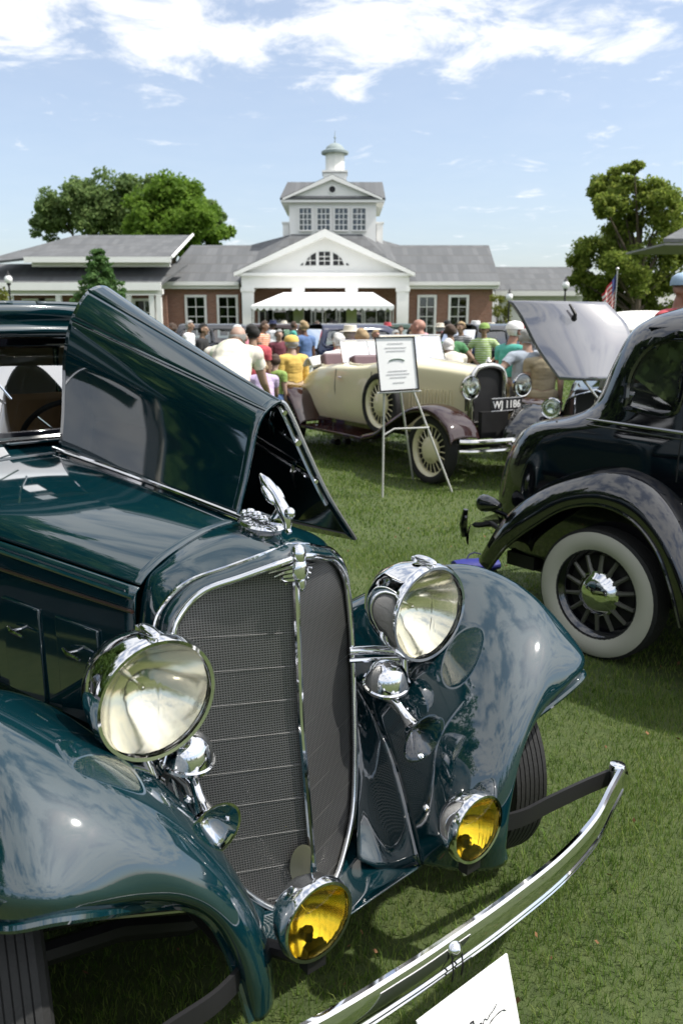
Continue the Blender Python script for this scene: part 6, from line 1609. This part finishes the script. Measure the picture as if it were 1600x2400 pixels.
HATME = MB(); HATME.lathe([(0, .19), (.004, .19), (.012, .115), (.09, .10), (.10, .085), (.095, 0)], (0, .008, .055), (0, 0, 1), 22); HATMESH = HATME.mesh('hat', None)
def put(me_, name, m, parent, loc=None):
    o_ = bpy.data.objects.new(name, me_); COL.objects.link(o_); o_.parent = parent
    ms = m if isinstance(m, (list, tuple)) else [m]
    for i, mm in enumerate(ms):
        o_.material_slots[i].link = 'OBJECT'; o_.material_slots[i].material = mm
    return o_
def person(label, px, py_top, Y, face, pose, shirt, legs='navy', hair='brown', skin=0, cap=None, longs=False, shorts=False, hat=None, base=0.0, group='visitors on the lawn', xs=1.0, stripes=False):
    """face: degrees, 0 looks at the camera, 90 to the picture's right, 180 away"""
    B_ = BODIES[pose]; top = at(px, py_top, Y)
    htop = B_['head'].z + .145
    s = (top.z - base) / htop
    o_ = put(B_['body'], 'person', [SKINS[skin], EYE, LIP], None)
    o_.location = (top.x, Y, base); o_.rotation_euler = (0, 0, R(face)); o_.scale = (s * xs, s * xs, s)
    tag(o_, label, 'person', group)
    put(B_['longshirt' if longs else 'shirt'], 'shirt', CLOTH['patterned'] if shirt == 'patterned' else (striped(SHIRTC[shirt], shirt) if stripes else cloth(SHIRTC[shirt], shirt)), o_)
    put(B_['shorts' if shorts else 'trousers'], 'shorts' if shorts else 'trousers', cloth(SHIRTC[legs], legs), o_)
    put(B_['shoes'], 'shoes', cloth((.03, .028, .025), 'shoe_leather') if random.random() < .6 else cloth((.6, .6, .58), 'trainer'), o_)
    if hair: put(B_['fringe' if hair.endswith('_bald') else 'hair'], 'hair', cloth(HAIRC[hair.split('_')[0]], 'hair_' + hair.split('_')[0]), o_)
    for me_, c in ((CAPMESH, cap), (HATMESH, hat)):
        if c:
            q = put(me_, 'cap' if me_ is CAPMESH else 'hat', cloth(SHIRTC[c], c), o_); q.location = B_['head']; q.rotation_euler = B_['rh'].to_euler()
    return o_
person('big man in cream patterned shirt, back turned, behind the raised teal hood', 512, 741, 8.3, 172, 'bend', 'patterned', 'khaki', 'grey_bald', 0, xs=.95)
person('person in bright red shirt right beside the cream patterned shirt', 580, 742, 11.5, 200, 'stand', 'red', 'navy', 'black', 2)
person('person in yellow jacket and yellow cap left of the cream roadster', 672, 770, 12.2, 215, 'stand', 'yellow', 'tan', 'grey', 0, cap='yellow', longs=True, xs=1.12)
person('child in lime green shirt between the patterned shirt and the yellow jacket', 630, 812, 11.6, 150, 'stand', 'lime', 'blue', 'brown', 0)
person('child in lilac shirt crouched low beside the lime green child', 604, 826, 10.6, 190, 'lean', 'lilac', 'navy', 'blond', 0)
person('man in red shirt and pale hat behind the roadster windshield', 800, 748, 12.6, 160, 'fold', 'red', 'charcoal', 'grey', 1, hat='cream')
person('person in pink top beside the red shirt and pale hat', 832, 752, 12.2, 190, 'stand', 'pink', 'white', 'blond', 0)
person('person in white coat standing close to the roadster seats', 785, 762, 11.9, 200, 'look', 'white', 'cream', 'white', 0, longs=True)
person('bald ruddy man in blue shirt leaning right of the easel sign', 985, 728, 12.0, 220, 'look', 'blue', 'charcoal', None, 1, longs=True, xs=1.1)
person('person in cream shirt bending low beyond the roadster hood', 1052, 776, 12.5, 200, 'lean', 'cream', 'khaki', 'white', 0, xs=1.05)
person('person in green shirt behind the bald man in blue', 1035, 742, 14.0, 190, 'hips', 'green', 'charcoal', 'brown', 2)
person('man in teal polo and white cap talking by the roadster radiator', 1170, 738, 11.2, 120, 'fold', 'teal', 'khaki', 'white_bald', 1, cap='white', xs=1.08)
person('man in blue-grey shirt facing away right of the teal polo', 1212, 752, 10.8, 195, 'hips', 'bluegrey', 'charcoal', 'grey', 0, xs=1.12)
person('man in red cap and maroon shirt behind the two talking men', 1206, 742, 12.0, 250, 'stand', 'maroon', 'navy', 'grey', 1, cap='red')
person('person in khaki clothes beside the raised dark hood', 1252, 770, 10.6, 165, 'stand', 'khaki', 'khaki', 'brown', 0, xs=1.1)
person('person in emerald shirt seen through the black sedan window', 1508, 742, 7.4, 140, 'fold', 'emerald', 'charcoal', 'grey', 0)
cr_p = at(1560, 741, 7.2)
ck = thing('wooden_crate', 'slatted wooden crate used as a step behind the black sedan', 'crate', (cr_p.x, 7.2, 0))
WOOD = mat('crate_wood', (.30, .20, .11), .8, var=.25, bump=.2)
for k in range(3):
    for s in (-1, 1):
        b = MB(); b.box((0, s * .26, .07 + k * .14), (.60, .02, .11)); b.build('slat', WOOD, ck, smooth=False)
        b = MB(); b.box((s * .29, 0, .07 + k * .14), (.02, .50, .11)); b.build('slat', WOOD, ck, smooth=False)
for k in range(4):
    b = MB(); b.box((0, -.19 + k * .127, .44), (.62, .115, .022)); b.build('slat', WOOD, ck, smooth=False)
person('ruddy man in pale cap and red shirt standing above the black sedan roof', 1562, 628, 7.2, 30, 'stand', 'red', 'navy', None, 1, cap='skyblue', base=.452)
# the crowd behind, row by row; each look is used once
looks = [('navy', 'khaki', 'brown', None), ('white', 'navy', 'grey', None), ('black', 'charcoal', 'black', None), ('skyblue', 'khaki', 'white', None), ('pink', 'white', 'brown', 'white'), ('charcoal', 'navy', 'grey', 'red'),
         ('orange', 'navy', 'brown', None), ('white', 'khaki', 'brown', 'navy'), ('maroon', 'tan', 'grey', None), ('green', 'khaki', 'white', 'cream'), ('grey', 'navy', 'black', None), ('blue', 'white', 'blond', None),
         ('cream', 'charcoal', 'brown', None), ('red', 'khaki', 'white', None), ('lilac', 'white', 'blond', None), ('black', 'khaki', 'white', 'black'), ('navy', 'white', 'grey', 'navy'), ('tan', 'navy', 'black', None),
         ('white', 'black', 'blond', None), ('skyblue', 'navy', 'brown', 'red'), ('bluegrey', 'charcoal', 'grey', None), ('brown', 'khaki', 'brown', None), ('yellow', 'navy', 'black', None), ('emerald', 'white', 'grey', 'white'),
         ('pink', 'navy', 'black', None), ('grey', 'khaki', 'white', 'cream'), ('red', 'black', 'brown', 'black'), ('charcoal', 'khaki', 'blond', None), ('white', 'tan', 'black', 'red'), ('blue', 'khaki', 'grey', 'white'),
         ('lime', 'charcoal', 'brown', 'lime'), ('cream', 'navy', 'white', 'cream'), ('maroon', 'black', 'black', None), ('navy', 'charcoal', 'blond', None), ('orange', 'khaki', 'grey', 'white'), ('teal', 'navy', 'brown', None)]
spots = [(405, 15), (432, 17.5), (462, 14), (478, 21), (545, 16), (562, 24), (600, 17), (618, 22), (640, 15.5), (655, 27), (690, 19), (700, 14.5), (722, 25), (733, 33), (748, 36), (770, 28), (812, 17), (828, 24), (860, 15.5), (880, 20), (902, 14.8),
         (920, 22), (938, 16), (955, 19), (968, 25), (1012, 17.5), (1024, 22), (1060, 15), (1078, 26), (1094, 16.5), (1112, 14.2), (1128, 18), (1140, 23), (1262, 16), (790, 20), (672, 23)]
zone = lambda p: 'left part' if p < 600 else ('centre' if p < 860 else 'right part')
for i, ((px, Y), (sh, lg, hr_, cp)) in enumerate(zip(spots, looks)):
    Y *= 1.18
    z = random.uniform(1.60, 1.84); py = 741 - (z - CAM_H) * F_PX / Y / 1.0204
    hairw = {'brown': 'brown-haired', 'grey': 'grey-haired', 'black': 'black-haired', 'white': 'white-haired', 'blond': 'blond'}[hr_]
    st_ = i % 3 == 0 and sh != 'white'; brim = cp is not None and i % 2 == 1
    lab = '%s person in %s%s shirt, %s trousers%s, %s of crowd' % (hairw, 'striped ' if st_ else '', sh, lg, (', %s %s' % (cp, 'brimmed hat' if brim else 'cap')) if cp else '', zone(px))
    person(lab, px, py, Y, random.uniform(0, 360), random.choice(['stand', 'fold', 'walk', 'hips', 'look', 'stand']), sh, lg, hr_, random.choice([0, 0, 1, 2, 3]), cap=None if brim else cp, hat=cp if brim else None, longs=random.random() < .3, stripes=st_)
